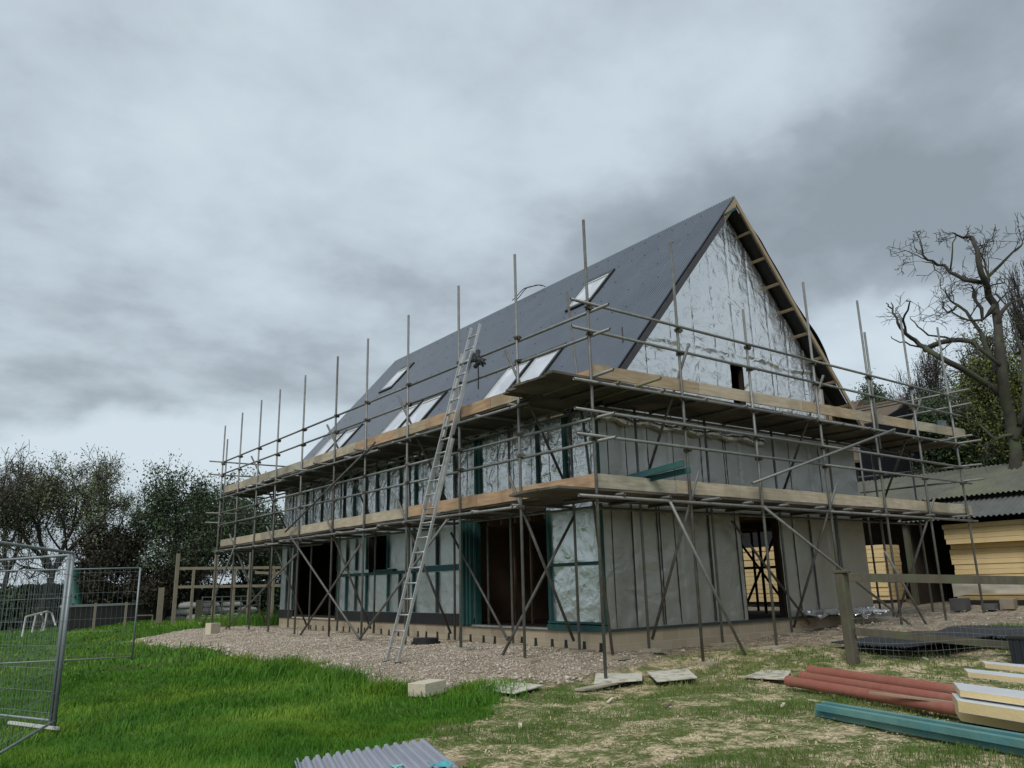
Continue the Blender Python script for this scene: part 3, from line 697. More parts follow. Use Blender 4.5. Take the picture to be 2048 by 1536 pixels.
for z, zb_ in ((5.98, 5.97), (5.62, 5.58), (4.07, 4.13), (3.71, 3.71)): tb('guard_rail', (12.45, -.5, z), (12.45, 2.75, zb_))
tb('transom', (12.42, -.6, 4.66), (12.42, 1.6, 4.66)); tb('transom', (12.2, -.5, 4.78), (12.2, 1.5, 4.78))
for z in (5.86, 5.40, 4.05, 3.72): tb('guard_rail', (-.45, 19.46, z+.08), (2.6, 19.46, z+.08))
tb('guard_rail', (-1.4, 19.5, 5.35), (.3, 19.38, 5.62)) if 0 else None
for z in (2.80, 4.62):                  # transoms
    y = 2.1
    while y < 19.4:
        ex = random.choice([.06, .08, .12, .4, .1]); tb('transom', (-ex-.03, y, z), (1.35, y+random.uniform(-.03, .03), z+.01), STEEL2 if random.random() < .5 else STEEL); y += random.uniform(1.05, 1.35)
    x = .5
    while x < 12.4:
        ex = random.choice([.08, .1, .3, .12]); tb('transom', (x, -ex-.03, z), (x+random.uniform(-.03, .03), 1.35, z+.01), STEEL2); x += random.uniform(1.0, 1.3)
tb('transom', (0.05, -.48, 4.70), (0.05, 1.3, 4.66)); tb('transom', (1.05, -.55, 4.68), (1.05, 1.3, 4.62), mat('yellowed tube', (.25, .22, .13), (.17, .15, .09), 8, .6, .2))
def br(p0, p1, x=None, y=None, m_=STEEL2):
    o = tb('brace', p0, p1, m_); return o
for (y0, z0, y1, z1) in [(12.45, 2.9, 8.0, .33), (8.05, 2.45, 11.45, .32), (4.25, 2.72, 8.1, .28), (12.86, 3.05, 7.43, 4.76), (17.6, .32, 11.9, 2.4), (20.2, .3, 17.2, 2.9)]:
    br((-.085, y0, z0), (-.085, y1, z1), m_=random.choice([STEEL, STEEL2, STEEL2]))
for (x0, z0, x1, z1) in [(1.55, 2.72, 3.28, -.02), (4.05, 2.74, 8.9, .34), (8.1, 1.95, 9.45, .33), (3.8, 3.15, 9.25, 4.70)]:
    br((x0, -.10, z0), (x1, -.10, z1), m_=random.choice([STEEL, STEEL2]))
# cross braces from the outer standard up at the deck down to the inner standard below
for x in (2.27, 6.48, 10.58):
    br((x, -.16, 3.28), (x, 1.20, .45)); br((x, -.17, 5.58), (x, 1.25, 3.0))
for y in (2.06, 6.15, 9.98, 14.15, 17.6):
    br((-.17, y, 3.30), (1.18, y, .45))
for y in (2.06, 6.15, 9.98, 15.8): br((-.20, y, 5.62), (1.2, y, 3.1))
br((1.12, 1.85, 2.62), (-.05, 2.62, .17)); br((1.1, 6.0, 2.6), (1.1, 3.95, .4)); br((4.9, 1.3, 2.6), (7.2, 1.3, .5))
# boards: deck boards and toe boards (each its own part)
def board(x0, y0, z0, x1, y1, z1, m_, name='deck_board'):
    return MB().box(x0, y0, z0, x1, y1, z1).build(name, m_, scaf)
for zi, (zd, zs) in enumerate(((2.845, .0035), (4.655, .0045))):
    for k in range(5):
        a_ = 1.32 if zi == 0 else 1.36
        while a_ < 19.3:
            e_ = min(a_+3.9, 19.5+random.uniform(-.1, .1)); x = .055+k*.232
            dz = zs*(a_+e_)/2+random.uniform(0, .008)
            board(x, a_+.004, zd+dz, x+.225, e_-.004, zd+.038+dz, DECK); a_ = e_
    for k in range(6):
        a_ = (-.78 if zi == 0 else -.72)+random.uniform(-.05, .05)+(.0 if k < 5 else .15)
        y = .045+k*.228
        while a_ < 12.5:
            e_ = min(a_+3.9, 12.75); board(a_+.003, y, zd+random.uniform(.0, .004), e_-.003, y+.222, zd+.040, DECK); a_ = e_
board(-.52, 1.42, 4.71, 2.4, 1.64, 4.745, DECK); board(-.42, 1.65, 4.71, 2.2, 1.86, 4.745, DECK)
def toe(ax, a0, a1, z0, z1, m_, off=.03, h=.225):
    # z0/z1: bottom height at both ends
    if ax == 0: q = MB().prism([(off, a0, z0), (off, a1, z1), (off, a1, z1+h), (off, a0, z0+h)], (.036, 0, 0))
    else: q = MB().prism([(a0, off, z0), (a1, off, z1), (a1, off, z1+h), (a0, off, z0+h)], (0, .036, 0))
    return q.build('toe_board', m_, scaf, bevel=.003)
def run(ax, a, zlo, zhi, off, mats):
    i = 0; tot = a[-1]-a[0]
    for s_, e_ in zip(a[:-1], a[1:]):
        f0 = (s_-a[0])/tot; f1 = (e_-a[0])/tot
        toe(ax, s_+.006, e_-.006, zlo+(zhi-zlo)*f0+random.uniform(-.006, .006), zlo+(zhi-zlo)*f1+random.uniform(-.006, .006), BOARDS[mats[i % len(mats)]], off+random.uniform(0, .012)); i += 1
run(0, [0.06, 3.4, 6.0, 9.2, 12.1, 15.2, 18.0, 19.2], 2.885, 2.97, .03, [3, 3, 1, 1, 2, 1, 2])
run(0, [0.75, 2.2, 2.9, 5.3, 6.7, 8.7, 11.6, 14.8, 17.2, 19.1], 4.70, 4.80, .03, [2, 0, 3, 0, 3, 1, 4, 2, 1])
run(1, [.07, 1.9, 3.6, 5.9, 8.4, 10.4, 11.6, 12.45], 2.885, 2.90, .03, [4, 1, 1, 1, 1, 2, 4])
run(1, [.07, 2.7, 5.9, 7.8, 9.3, 10.4, 11.6, 12.4], 4.70, 4.86, .03, [0, 1, 0, 2, 0, 4, 2])
toe(1, 12.40, 13.0, 4.86, 4.86, BOARDS[2], .0)
toe(0, .05, .72, 4.70, 4.70, BOARDS[3], .28)
MB().box(12.5, -.05, 2.87, 12.54, .25, 3.1).build('toe_board', BOARDS[4], scaf)
# sole boards under the poles
gsole = 'timber sole boards under the scaffold poles'
words = ['corner pole', 'second pole from the corner', 'third pole, right of the ladder', 'fourth pole, behind the ladder foot', 'fifth pole', 'sixth pole', 'seventh pole', 'eighth pole', 'ninth pole', 'tenth pole', 'last pole at the far left end']
k = 0
for (x, y, zb) in feet:
    if y < 1.0 and x < .5: continue
    hx, hy = (.11, .3) if random.random() < .5 else (.28, .11)
    q = MB().box(x-hx, y-hy, zb-.05, x+hx, y+hy, zb-.004)
    if x < .01 and y > 1: lab = 'muddy sole board under the %s of the long side' % words[LY.index(y)]
    elif abs(y) < .01: lab = 'short sole board under the %s along the gable' % ['first pole', 'second pole', 'third pole', 'fourth pole', 'fifth pole', 'end pole'][GXs.index(x)]
    elif x < 2: lab = 'sole board against the block footing %.0f metres along the long wall' % (y)
    else: lab = 'sole board against the gable footing %.0f metres from the corner' % x
    tag(q.build('sole_board', BOARDS[4 if k % 2 else 2], None, (x, y, zb-.05)), lab, 'board', gsole); k += 1

# timbers lying on the first deck
q = MB().bar((1.0, .35, 3.12), (1.45, -.55, 3.30), .05, .10); tag(q.build('treated_batten', TEAL, None, (1.0, .35, 3.12)), 'upper dark green treated batten sticking out over the first deck toe board', 'timber')
q = MB().bar((1.12, .35, 3.06), (1.60, -.55, 3.20), .05, .09); tag(q.build('treated_batten', TEAL, None, (1.12, .35, 3.06)), 'lower dark green treated batten resting on the first deck toe board', 'timber')

# ------------------------------------------------------------------ ladder
lad = thing('extension_ladder', 'long aluminium extension ladder leaning from the gravel up to the scaffold top rail', 'ladder', (-1.65, 3.5, .2))
A0 = Vector((-1.66, 3.52, .20)); A1 = Vector((.14, 3.55, 6.45)); ld = (A1-A0); LL = ld.length; ld.normalize(); nrm = Vector((0, 1, 0)).cross(ld).normalized()
if nrm.x > 0: nrm = -nrm
def section(name, s0, s1, w, off):
    par = None; q = MB()
    for s_ in (-1, 1):
        p = A0+ld*s0+Vector((0, s_*w/2, 0))+nrm*off; e_ = A0+ld*s1+Vector((0, s_*w/2, 0))+nrm*off
        q.bar(p, e_, .024, .05, up=nrm)
        q.bar(e_-ld*.03, e_+ld*.012, .03, .056, up=nrm)
    st = q.build(name, ALU, lad)
    s_ = s0+.25
    while s_ < s1-.1:
        c_ = A0+ld*s_+nrm*off
        MB().tube([c_-Vector((0, w/2, 0)), c_+Vector((0, w/2, 0))], .016, 8).build('rung', ALU, st, smooth=True); s_ += .278
    return st
section('base_section', 0, 4.1, .40, .0)
section('middle_section', 2.75, 6.0, .36, .055)
section('top_section', 4.2, 6.62, .32, .01)
for s_, w in ((0, .40),):
    for k in (-1, 1): MB().box(A0.x-.05, A0.y+k*.2-.02, A0.z-.05, A0.x+.05, A0.y+k*.2+.02, A0.z+.02).build('rubber_foot', DARK, lad)
# harness and strap hung at the top of the ladder
hb = thing('tool_belt', 'black tool belt with pouches hanging beside the ladder top', 'tool belt', (.06, 3.35, 5.9))
q = MB()
for k in range(7):
    a_ = k*.9; q.tube([(.0+.05*math.cos(a_), 3.30+.12*math.sin(a_*1.3), 5.96-.05*k), (-.05, 3.2+.15*math.sin(a_), 5.80-.02*k), (-.02, 3.05+.1*math.cos(a_*2), 5.75-.03*k)], [.05, .04, .02], 6)
q.build('pouch', DARK, hb, smooth=True)
MB().tube([(-.03, 3.2, 5.75), (-.03, 3.19, 5.45), (-.03, 3.2, 5.15)], .014, 6).build('strap', DARK, hb)
cb_ = MB(); 
for off_ in (0, .06): cb_.tube([(RX-.1-off_*2, 9.6-a_*1.5*.9 if 0 else 8.0+1.5*a_, RZ+.02+.24*math.sin(math.pi*min(1, a_))*(1-off_*4)+.02*math.sin(a_*13)) for a_ in np.linspace(0, 1, 14)], .014, 6)
tag(cb_.build('cable_loop', DARK, None, (RX, 8.5, RZ)), 'thin dark loops of cable arched over the roof ridge', 'cable')

# ------------------------------------------------------------------ ground clutter
def slab(name, pts, th, m_, lab, cat, group=None, tilt=None, bevel=.004):
    z = [float(gz(p[0], p[1]))+.03 for p in pts] if tilt is None else tilt
    q = MB().prism([(p[0], p[1], zz) for p, zz in zip(pts, z)], (0, 0, th)); o = q.build(name, m_, None, (pts[0][0], pts[0][1], z[0]), bevel=bevel)
    return tag(o, lab, cat, group)
BRD = mat('pale cement board', (.60, .585, .49), (.50, .48, .39), 4, .8, 0, .15, 30, c3=(.30, .27, .21), s3=6)
slab('cement_board', [(-2.1, .38), (-1.34, .84), (-1.12, .05), (-1.9, -.3)], .018, BRD, 'pale square board lying on the grass right of the single block', 'board', tilt=[.06, .07, .05, .045])
slab('cement_board', [(-.42, -.20), (.22, .46), (.80, .04), (.28, -.47)], .018, BRD, 'pale board lying behind the foot of the corner scaffold pole', 'board', tilt=[.03, .07, .06, .04])
slab('cement_board', [(.86, -.0), (1.42, -.33), (.90, -.97), (.26, -.78)], .018, BRD, 'pale board with a dark front edge, right of the corner pole', 'board', tilt=[.08, .10, .06, .045])
slab('cement_board', [(1.60, -1.23), (2.34, -1.06), (2.40, -1.5), (1.66, -1.92)], .018, BRD, 'pale board part hidden by the ends of the orange pipes', 'board', tilt=[.03, .06, .07, .04])
slab('plank', [(-.9, -.33), (.1, -.15), (.13, -.28), (-.85, -.48)], .03, BOARDS[4], 'thin weathered plank in front of the corner scaffold pole', 'board', tilt=[-.0, .01, .01, 0.0])
def block(x, y, rz, lab, m_=BLOCKP, d=(.44, .215, .14), z=None, cat='block'):
    z = float(gz(x, y))+.03 if z is None else z
    o = MB().box(-d[0]/2, -d[1]/2, 0, d[0]/2, d[1]/2, d[2]).build('building_block', m_, None, (0, 0, 0), bevel=.006); o.location = (x, y, z); o.rotation_euler = (random.uniform(-.03, .03), random.uniform(-.03, .03), rz); return tag(o, lab, cat)
block(-2.62, .72, .35, 'single pale block on the grass edge in front of the gravel', d=(.46, .30, .17), z=.02)
c0 = at(425, 1268, 2, .22); block(c0[0], c0[1], .4, 'upright pale block near the far end of the gravel', d=(.36, .25, .34))
for px, py, l in ((600, 1252, 'grey slab behind the far poles'), (418, 1249, 'flat pale stone at the far edge of the gravel')):
    c0 = at(px, py, 2, .25); block(c0[0], c0[1], .7, l, d=(.7, .5, .07))
for px, py, l, d in ((1925, 1236, 'dark rubble block lying in the yard', (.6, .35, .3)), (1985, 1237, 'low brick lump in the yard between the dark block and the pale one', (.55, .3, .16)), (2022, 1236, 'pale block on bricks at the right edge of the yard', (.5, .3, .24)), (1500, 1228, 'x', None)):
    if d is None: continue
    c0 = at(px, py, 2, .36); block(c0[0], c0[1], .2, l, STONE if 'dark' in l else BLOCK, d=d)
c0 = (.55, 6.15)
q = MB(); zz = float(gz(*c0))+.05
q.tube([(c0[0], c0[1], zz), (c0[0], c0[1], zz+.05), (c0[0], c0[1], zz+.052), (c0[0], c0[1], zz+.12), (c0[0], c0[1], zz+.125)], [.31, .31, .27, .27, .22], 32)
tag(q.build('chamber_ring', DARK, None, (c0[0], c0[1], zz)), 'flat black round drain chamber ring by the footing, right of the ladder foot', 'drain ring')
# orange pipes
def pipe(a, b, r, lab):
    q = MB(); d = Vector(b)-Vector(a); q.tube([Vector(a)+d*t_ for t_ in (0, .02, .021, 1)], [r*1.13, r*1.13, r, r], 20, hollow=True)
    tag(q.build('drain_pipe', CLAY, None, a, smooth=False), lab, 'pipe', 'orange drain pipes lying on the grass'); bpy.data.objects[-1] if 0 else None
pA = at(1615, 1345, 2, .10); pB = at(1935, 1378, 2, .10)
def ln2(p, q_, s_): return (p[0]+(q_[0]-p[0])*s_, p[1]+(q_[1]-p[1])*s_, p[2])
e0 = at(1622, 1342, 2, .12); e1 = at(1920, 1384, 2, .12); pipe(tuple(e0), ln2(e0, e1, 1.5), .075, 'rearmost of the orange drain pipes')
e0 = at(1605, 1353, 2, .08); e1 = at(1915, 1402, 2, .08); pipe(tuple(e0), ln2(e0, e1, 1.4), .065, 'middle one of the orange drain pipes')
e0 = at(1577, 1362, 2, .08); e1 = at(1930, 1422, 2, .08); pipe(tuple(e0), ln2(e0, e1, 1.35), .065, 'front one of the orange drain pipes, reaching farthest left')
e0 = at(1740, 1385, 2, .14); e1 = at(1930, 1408, 2, .14); q = MB().bar(tuple(e0), ln2(e0, e1, 1.4), .04, .022); tag(q.build('batten', WOODP, None, tuple(e0)), 'thin pale batten lying on top of the orange pipes', 'timber')
e0 = at(1800, 1405, 2, .03); e1 = at(1945, 1432, 2, .03); q = MB().bar(tuple(e0), ln2(e0, e1, 1.4), .07, .03); tag(q.build('batten', WOODP, None, tuple(e0)), 'pale batten on the ground between the orange pipes and the blue green timbers', 'timber')
for (p0, p1, lab, dz) in (((1634, 1425), (2100, 1512), 'lower blue green treated timber, nearest the camera', .035), ((1636, 1414), (2100, 1497), 'upper front blue green treated timber on the stack', .103), ((1648, 1409), (2100, 1486), 'rear blue green treated timber on the stack', .103)):
    e0 = at(*p0, 2, dz); e1 = at(*p1, 2, dz); q = MB().bar(tuple(e0), tuple(e1), .068, .064); tag(q.build('treated_timber', TEAL2, None, tuple(e0), bevel=.003), lab, 'timber', 'blue green treated timbers on the grass')
# insulation boards in the foreground
def pir(corner, du, dv, lu, lv, z, th, lab, group, face=True, cut=None):
    du = Vector(du).normalized(); dv = Vector(dv).normalized(); c_ = Vector((corner[0], corner[1], z))
    o = thing('insulation_board', lab, 'insulation', tuple(c_), group)
    def rect(a, b, zz): return [c_+Vector((0, 0, zz)), c_+du*a+Vector((0, 0, zz)), c_+du*a+dv*b+Vector((0, 0, zz)), c_+dv*b+Vector((0, 0, zz))]
    MB().prism(rect(lu, lv, .003), (0, 0, th-.006)).build('foam_core', PIR, o)
    MB().prism(rect(lu, lv, th-.003), (0, 0, .003)).build('foil_face', PIRF, o)
    MB().prism(rect(lu, lv, 0), (0, 0, .003)).build('foil_face', PIRF, o)
    return o
k1 = at(1926, 1432, 2, .05); k2 = at(2060, 1455, 2, .05); duf = (k2[0]-k1[0], k2[1]-k1[1], 0)
k3 = at(2000, 1388, 2, .05)
dvb = (-duf[1], duf[0], 0)
if dvb[0]*duf[0] < -99: pass
gI = 'yellow foam insulation boards in the foreground'
dvb = (.87, .50, 0)
k1 = at(1922, 1442, 2, .06)
pir(k1, duf, dvb, 2.4, .55, .06, .12, 'lowest foreground insulation board, face edge leaning over the pipes', gI)
pir(at(1918, 1424, 2, .19), duf, dvb, 2.4, .55, .19, .10, 'second foreground insulation board under the silver topped one', gI)
pir(at(1921, 1393, 2, .31), duf, dvb, 2.4, .62, .31, .06, 'silver topped foreground insulation board', gI)
pir(at(1938, 1362, 2, .34), duf, dvb, 2.4, .4, .38, .05, 'thin insulation board leaning behind the silver topped one', gI)
pir(at(1972, 1342, 2, .40), duf, dvb, 2.4, .3, .43, .05, 'rearmost narrow insulation board of the foreground pile', gI)
# corrugated sheets at the bottom edge
s0 = at(600, 1536, 2, .05)
def fsheet(p0, p1, ln_, lab, dz):
    a = np.array(p0); b_ = np.array(p1); U = b_-a; lu = np.linalg.norm(U); U /= lu; Vd = np.array([-.31, -.95, 0])
    o = corr('corrugated_sheet', (a[0], a[1], dz), U, Vd, lu, ln_, ROOFL, None, amp=.019, nrm=(0, 0, 1), loc=(a[0], a[1], dz)); return tag(o, lab, 'roof sheet')
PITCH_W = .088
p0 = at(592, 1532, 2, .09); p1 = at(848, 1491, 2, .09); p0[2] = p1[2] = 0
fsheet(p0, p1, 2.4, 'grey corrugated sheet at the bottom edge, top one of two', .12)
p0 = at(588, 1536, 2, .04); p1 = at(846, 1495, 2, .04); p0[2] = p1[2] = 0
fsheet(p0, p1, 2.4, 'grey corrugated sheet under the other at the bottom edge', .065)
PITCH_W = .0762
e0 = at(880, 1522, 2, .10); q = MB().bar((e0[0]-.1, e0[1]+.05, .06), (e0[0]+.22, e0[1]-.02, .07), .06, .04); tag(q.build('batten_offcut', WOODP, None, tuple(e0)), 'short pale timber offcut beside the foreground corrugated sheets', 'timber')
BLUE = mat('blue tarp', (.04, .28, .36), (.08, .40, .42), 6, .5)
e0 = at(865, 1533, 2, .15); A = np.linspace(-.04, .10, 12); B = np.linspace(-.16, .02, 12); AA, BB = np.meshgrid(A, B, indexing='ij')
P = np.stack([e0[0]+AA, e0[1]+BB, .15+.05*vnoise(AA*20, BB*20)], -1); V, Q = gridmesh(P); o = npmesh('tarp_scrap', V, Q, BLUE, None, tuple(e0)); tag(o, 'crumpled blue plastic scrap on the foreground corrugated sheet', 'plastic scrap')
e0 = at(790, 1534, 2, .15); P = np.stack([e0[0]+AA*.6, e0[1]+BB*.6+.04, .14+.03*vnoise(AA*20+5, BB*20)], -1); V, Q = gridmesh(P); o = npmesh('tarp_scrap', V, Q, mat('pale turquoise plastic', (.16, .50, .47), None, 5, .5), None, tuple(e0)); tag(o, 'smaller turquoise plastic scrap left of the blue one', 'plastic scrap')
for px, py, l_, a_, lab in ((1215, 1399, .16, .4, 'small pale offcut in front of the board by the corner pole'), (1858, 1335, .10, 1.2, 'small white scrap between the fence post and the foam boards'), (1563, 1409, .09, .3, 'white scrap on the worn grass left of the blue green timbers'),
                            (1655, 1400, .22, 2.3, 'pale splinter of wood standing at the left end of the blue green timbers'), (1840, 1347, .14, 2.0, 'thin pale splinter lying behind the orange pipes'), (1040, 1455, .08, .9, 'tiny pale stone at the edge of the lawn'), (1330, 1411, .12, .2, 'dark stick lying on the straw below the pale boards')):
    p_ = at(px, py, 2, .03); z_ = float(gz(p_[0], p_[1]))+.025
    tag(MB().bar((p_[0], p_[1], z_), (p_[0]+l_*math.cos(a_), p_[1]+l_*math.sin(a_), z_+.03), .035, .014).build('offcut', WOODG if 'dark' in lab else BLOCKP, None, (p_[0], p_[1], z_)), lab, 'offcut')
# black sheets and pallet near the rail fence
def bsheet(px0, px1, ln_, z, lab, tilt=.0, n_=(0, 0, 1)):
    a = at(*px0, 2, z); b_ = at(*px1, 2, z); U = b_-a; lu = np.linalg.norm(U); U /= lu; Vd = np.array([-U[1], U[0], tilt]); Vd = -Vd if Vd[:2]@(CAM-a)[:2] > 0 else Vd; Vd[2] = tilt; Vd /= np.linalg.norm(Vd)
    return tag(corr('black_sheet', tuple(a), U, Vd, lu, ln_, ROOFB, None, amp=.012, nrm=(0, 0, 1), loc=tuple(a), sag=.06), lab, 'roof sheet', 'black corrugated sheets stacked behind the rail fence')
bsheet((1640, 1300), (1790, 1290), 2.2, .16, 'lowest black corrugated sheet, curled at its left end on the ground', .03)
bsheet((1660, 1284), (1815, 1296), 2.0, .34, 'upper left black corrugated sheet resting on the pallet', .05)
bsheet((1835, 1286), (2070, 1296), 2.4, .22, 'right hand black corrugated sheet, nearest the dark crate', .02)
bsheet((1850, 1272), (2070, 1276), 2.4, .42, 'topmost black corrugated sheet of the right hand pile', .02)
a = at(1790, 1296, 2, .15)
q = MB(); u = Vector((.80, -.6, 0)); w_ = Vector((.6, .8, 0)); a = Vector(a)
for k in range(3): q.bar(a+w_*(k*.45)+Vector((0, 0, .05)), a+w_*(k*.45)+u*1.1+Vector((0, 0, .05)), .08, .09)
for k in range(6): q.bar(a+u*(k*.2)+Vector((0, 0, .11)), a+u*(k*.2)+w_*.95+Vector((0, 0, .11)), .1, .02)
tag(q.build('pallet', BOARDS[4], None, tuple(a)), 'timber pallet under the black corrugated sheets', 'pallet')
e0 = at(1840, 1310, 2, .1); e1 = at(2050, 1322, 2, .1); tag(MB().bar(tuple(e0), tuple(e1), .12, .09).build('timber_bearer', BOARDS[4], None, tuple(e0)), 'long brown timber bearer on the ground below the right hand black sheets', 'timber')
e0 = at(2026, 1338, 2, .02)
cr = thing('dark_crate', 'dark ribbed plastic crate standing at the right edge behind the foam boards', 'crate', tuple(e0))
MB().box(e0[0], e0[1]-.6, .02, e0[0]+.5, e0[1], .46).build('body', mat('navy plastic', (.02, .026, .036), None, 3, .5), cr)
for k in range(6): MB().box(e0[0]-.02, e0[1]-.56+k*.1, .03, e0[0]-.002, e0[1]-.52+k*.1, .44).build('rib', FRAMEM, cr)
MB().box(e0[0]-.03, e0[1]-.62, .462, e0[0]+.52, e0[1]+.02, .50).build('rim', FRAMEM, cr)

# post and rail fence on the right
fen = thing('rail_fence', 'weathered post and rail fence with wire netting, its thick end post nearest the gable', 'fence', (3.72, -1.74, 0))
q = MB().bar((3.72, -1.74, -.1), (3.70, -1.72, 1.50), .17, .15, up=(0, 1, 0)); q.build('post', WOODG, fen, bevel=.02)
MB().box(3.60, -1.83, 1.50, 3.81, -1.62, 1.545).build('post_cap', WOODG, fen, bevel=.01)
fe = at(2048, 1170, 0, 6.6); fd = Vector((.80, -1.0, 0))
ftop0 = Vector((3.76, -1.80, 1.43)); 
def rail_to(py_end, z0, h, nm):
    # rail runs level-ish from the post to the right edge of the view
    t_ = 3.0; 
    e_ = at(2120, py_end, 0, 6.35)
    MB().bar((3.70, -1.84, z0), (e_[0], e_[1], e_[2]), .04, h).build(nm, WOODG, fen, bevel=.004); return e_
r1 = rail_to(1162, 1.43, .135, 'rail'); r2 = rail_to(1300, .60, .12, 'rail')
q = MB()
wa = Vector((3.68, -1.80, 0)); wb = Vector((r1[0], r1[1], 0))
for k in range(7):
    z = .08+k*.12; q.tube([wa+(wb-wa)*s_+Vector((0, 0, z+.03*math.sin(s_*9+k)-.02*k*s_)) for s_ in np.linspace(0, 1, 12)], .0022, 4)
for k in range(34):
    s_ = k/34; p_ = wa+(wb-wa)*s_; q.tube([p_+Vector((0, 0, .03)), p_+Vector((.02*math.sin(k*2.3), .02*math.sin(k), .42)), p_+Vector((.03*math.sin(k), 0, .8))], .0018, 4)
q.build('wire_netting', HERAS, fen)
q = MB().bar((float(wb.x), float(wb.y), -.1), (float(wb.x), float(wb.y), 1.5), .15, .15, up=(0, 1, 0)); q.build('post', WOODG, fen)

# mesh fence panels on the left
def heras(pa, pb, z0a, z0b, za, zb_, lab, ext=1.0, clips=True):
    pa = Vector((*pa, 0)); pb = Vector((*pb, 0)); pb = pa+(pb-pa)*ext
    o = thing('mesh_fence_panel', lab, 'fence panel', (pa.x, pa.y, z0a), 'temporary mesh fence panels')
    P = lambda s_, h: Vector((pa.x+(pb.x-pa.x)*s_, pa.y+(pb.y-pa.y)*s_, (z0a+(z0b-z0a)*s_)*(1-h)+(za+(zb_-za)*s_)*h))
    MB().tube([P(0, 0), P(0, 1)], .021, 8).build('upright', HERAS, o, smooth=True)
    MB().tube([P(1, 0), P(1, 1)], .021, 8).build('upright', HERAS, o, smooth=True)
    MB().tube([P(0, 1), P(1, 1)], .016, 8).build('top_rail', HERAS, o, smooth=True)
    MB().tube([P(0, .04), P(1, .04)], .014, 8).build('bottom_rail', HERAS, o, smooth=True)
    q = MB(); n = int((pb-pa).length/.10)
    for k in range(1, n): q.tube([P(k/n, .04), P(k/n, 1)], .0016, 4, caps=False)
    for h in (.08, .2, .33, .46, .60, .74, .87, .96): q.tube([P(0, h), P(1, h)], .0026, 4, caps=False)
    q.build('wire_mesh', HERAS, o)
    return o
heras((-6.99, 1.30), (-7.9, -1.17), .03, .03, 1.90, 1.86, 'mesh fence panel coming forward to the left edge from the near post', 1.3)
HP = heras((-7.02, 1.36), (-7.59, 2.63), .03, .05, 1.88, 1.86, 'mesh fence panel running back to the left from the near post', 2.4)
heras((-4.23, 10.86), (-6.9, 11.6), .0, .0, 2.02, 1.98, 'farther mesh fence panel, its post standing in the middle of the lawn', 1.25)
q = MB().box(-7.2, 1.0, .0, -6.98, 1.62, .06) if 0 else MB().bar((-6.97, 1.15, .04), (-7.35, 2.0, .05), .03, .03)
q.build('foot', WHITE, HP)

# ------------------------------------------------------------------ right hand yard: shed, barn, insulation stacks
shed = thing('open_shed', 'long low shed with mossy corrugated roof behind the yellow insulation stacks', 'shed', (16, 2, .5))
su = np.array([0, -1, 0]); 
def shroof(x0, z0, x1, z1, y0, y1, m_, nm):
    v = np.array([x0-x1, 0, z0-z1]); lv = np.linalg.norm(v); corr(nm, (x1, y1, z1), (0, -1, 0), v/lv, y1-y0, lv, m_, shed, amp=.022, nrm=(-1, 0, 2), spw=6)
PITCH_W = .146
shroof(15.6, 3.02, 17.1, 3.66, -9, 3.5, ROOFM2, 'lower_roof')
shroof(16.8, 3.74, 20.3, 4.96, -9, 8.6, ROOFM, 'upper_roof')
PITCH_W = .0762
MB().box(16.2, 3.4, .3, 20.2, 3.55, 3.2).build('end_wall', VOID, shed); MB().box(19.8, -9, .3, 20.0, 8.4, 4.75).build('rear_wall', VOID, shed)
MB().prism([(17.0, 3.3, 3.60), (17.15, 3.3, 3.60), (17.15, 3.3, 3.74), (17.0, 3.3, 3.74)], (0, -12, 0)).build('gap_shade_strip', DARK, shed)  # black strip painting the shade in the gap between the two roofs
for y in (3.3, -.2, -3.8, -7.4): MB().box(15.75, y, .4, 15.9, y+.14, 2.95).build('shed_post', WOODG, shed)
ORD = ['first','second','third','fourth','fifth','sixth','seventh','eighth','ninth','tenth','eleventh','twelfth','thirteenth','fourteenth','fifteenth']
def stack(X, ya, yb, z0, n, th, depth, nm, step=None):
    lab = {0: 'lowest'}
    for k in range(n):
        z = z0+k*(th+.008); dx = random.uniform(-.03, .03); back = .28 if (step and k < step) else 0
        o = thing('insulation_board', 'yellow insulation board, %s from the bottom of the %s' % (ORD[k], nm), 'insulation', (X, ya, z), 'insulation boards in the '+nm)
        MB().box(X+dx+back, yb, z+.002, X+dx+depth, ya+random.uniform(-.05, .05), z+th-.002).build('foam_core', PIR, o)
        MB().box(X+dx+back+.01, yb+.01, z+th-.002, X+dx+depth-.01, ya-.07, z+th+.002).build('foil_face', PIRF, o)
stack(16.0, 2.35, -1.9, .72, 15, .137, 1.2, 'big stack by the shed', step=11)
stack(14.6, 8.9, 6.6, .72, 13, .13, 1.0, 'stack seen through the doorway')
stack(16.6, 5.5, 4.6, .72, 13, .125, 1.0, 'small stack beside the barn')
tag(MB().box(15.9, -1.8, .45, 17.2, 2.3, .70).build('pallet', DARK, None, (16, 2, .5)), 'dark pallet base under the big insulation stack', 'pallet')
tag(MB().box(16.5, 4.6, .45, 17.5, 5.5, .70).build('pallet', DARK, None, (16.5, 4.6, .5)), 'dark pallet base under the small stack beside the barn', 'pallet')
tag(MB().box(14.65, 6.7, .45, 15.5, 8.8, .72).build('pallet', DARK, None, (14.65, 6.7, .5)), 'dark pallet base under the stack behind the house', 'pallet')
A = np.linspace(-1.9, 2.3, 40); B = np.linspace(0, 1, 8); AA, BB = np.meshgrid(A, B, indexing='ij')
P = np.stack([15.93-.05*vnoise(AA*3, BB*3)-.0*BB, AA, 1.25-BB*(.30+.25*vnoise(AA*1.2, AA*0))], -1); V, Q = gridmesh(P)
wrp = mat('cloudy film', (.5, .48, .42), (.42, .38, .28), 4, .4); tag(npmesh('plastic_wrap', V, Q, wrp, None, (15.9, 0, 1)), 'torn cloudy plastic wrap hanging on the big insulation stack', 'plastic wrap')
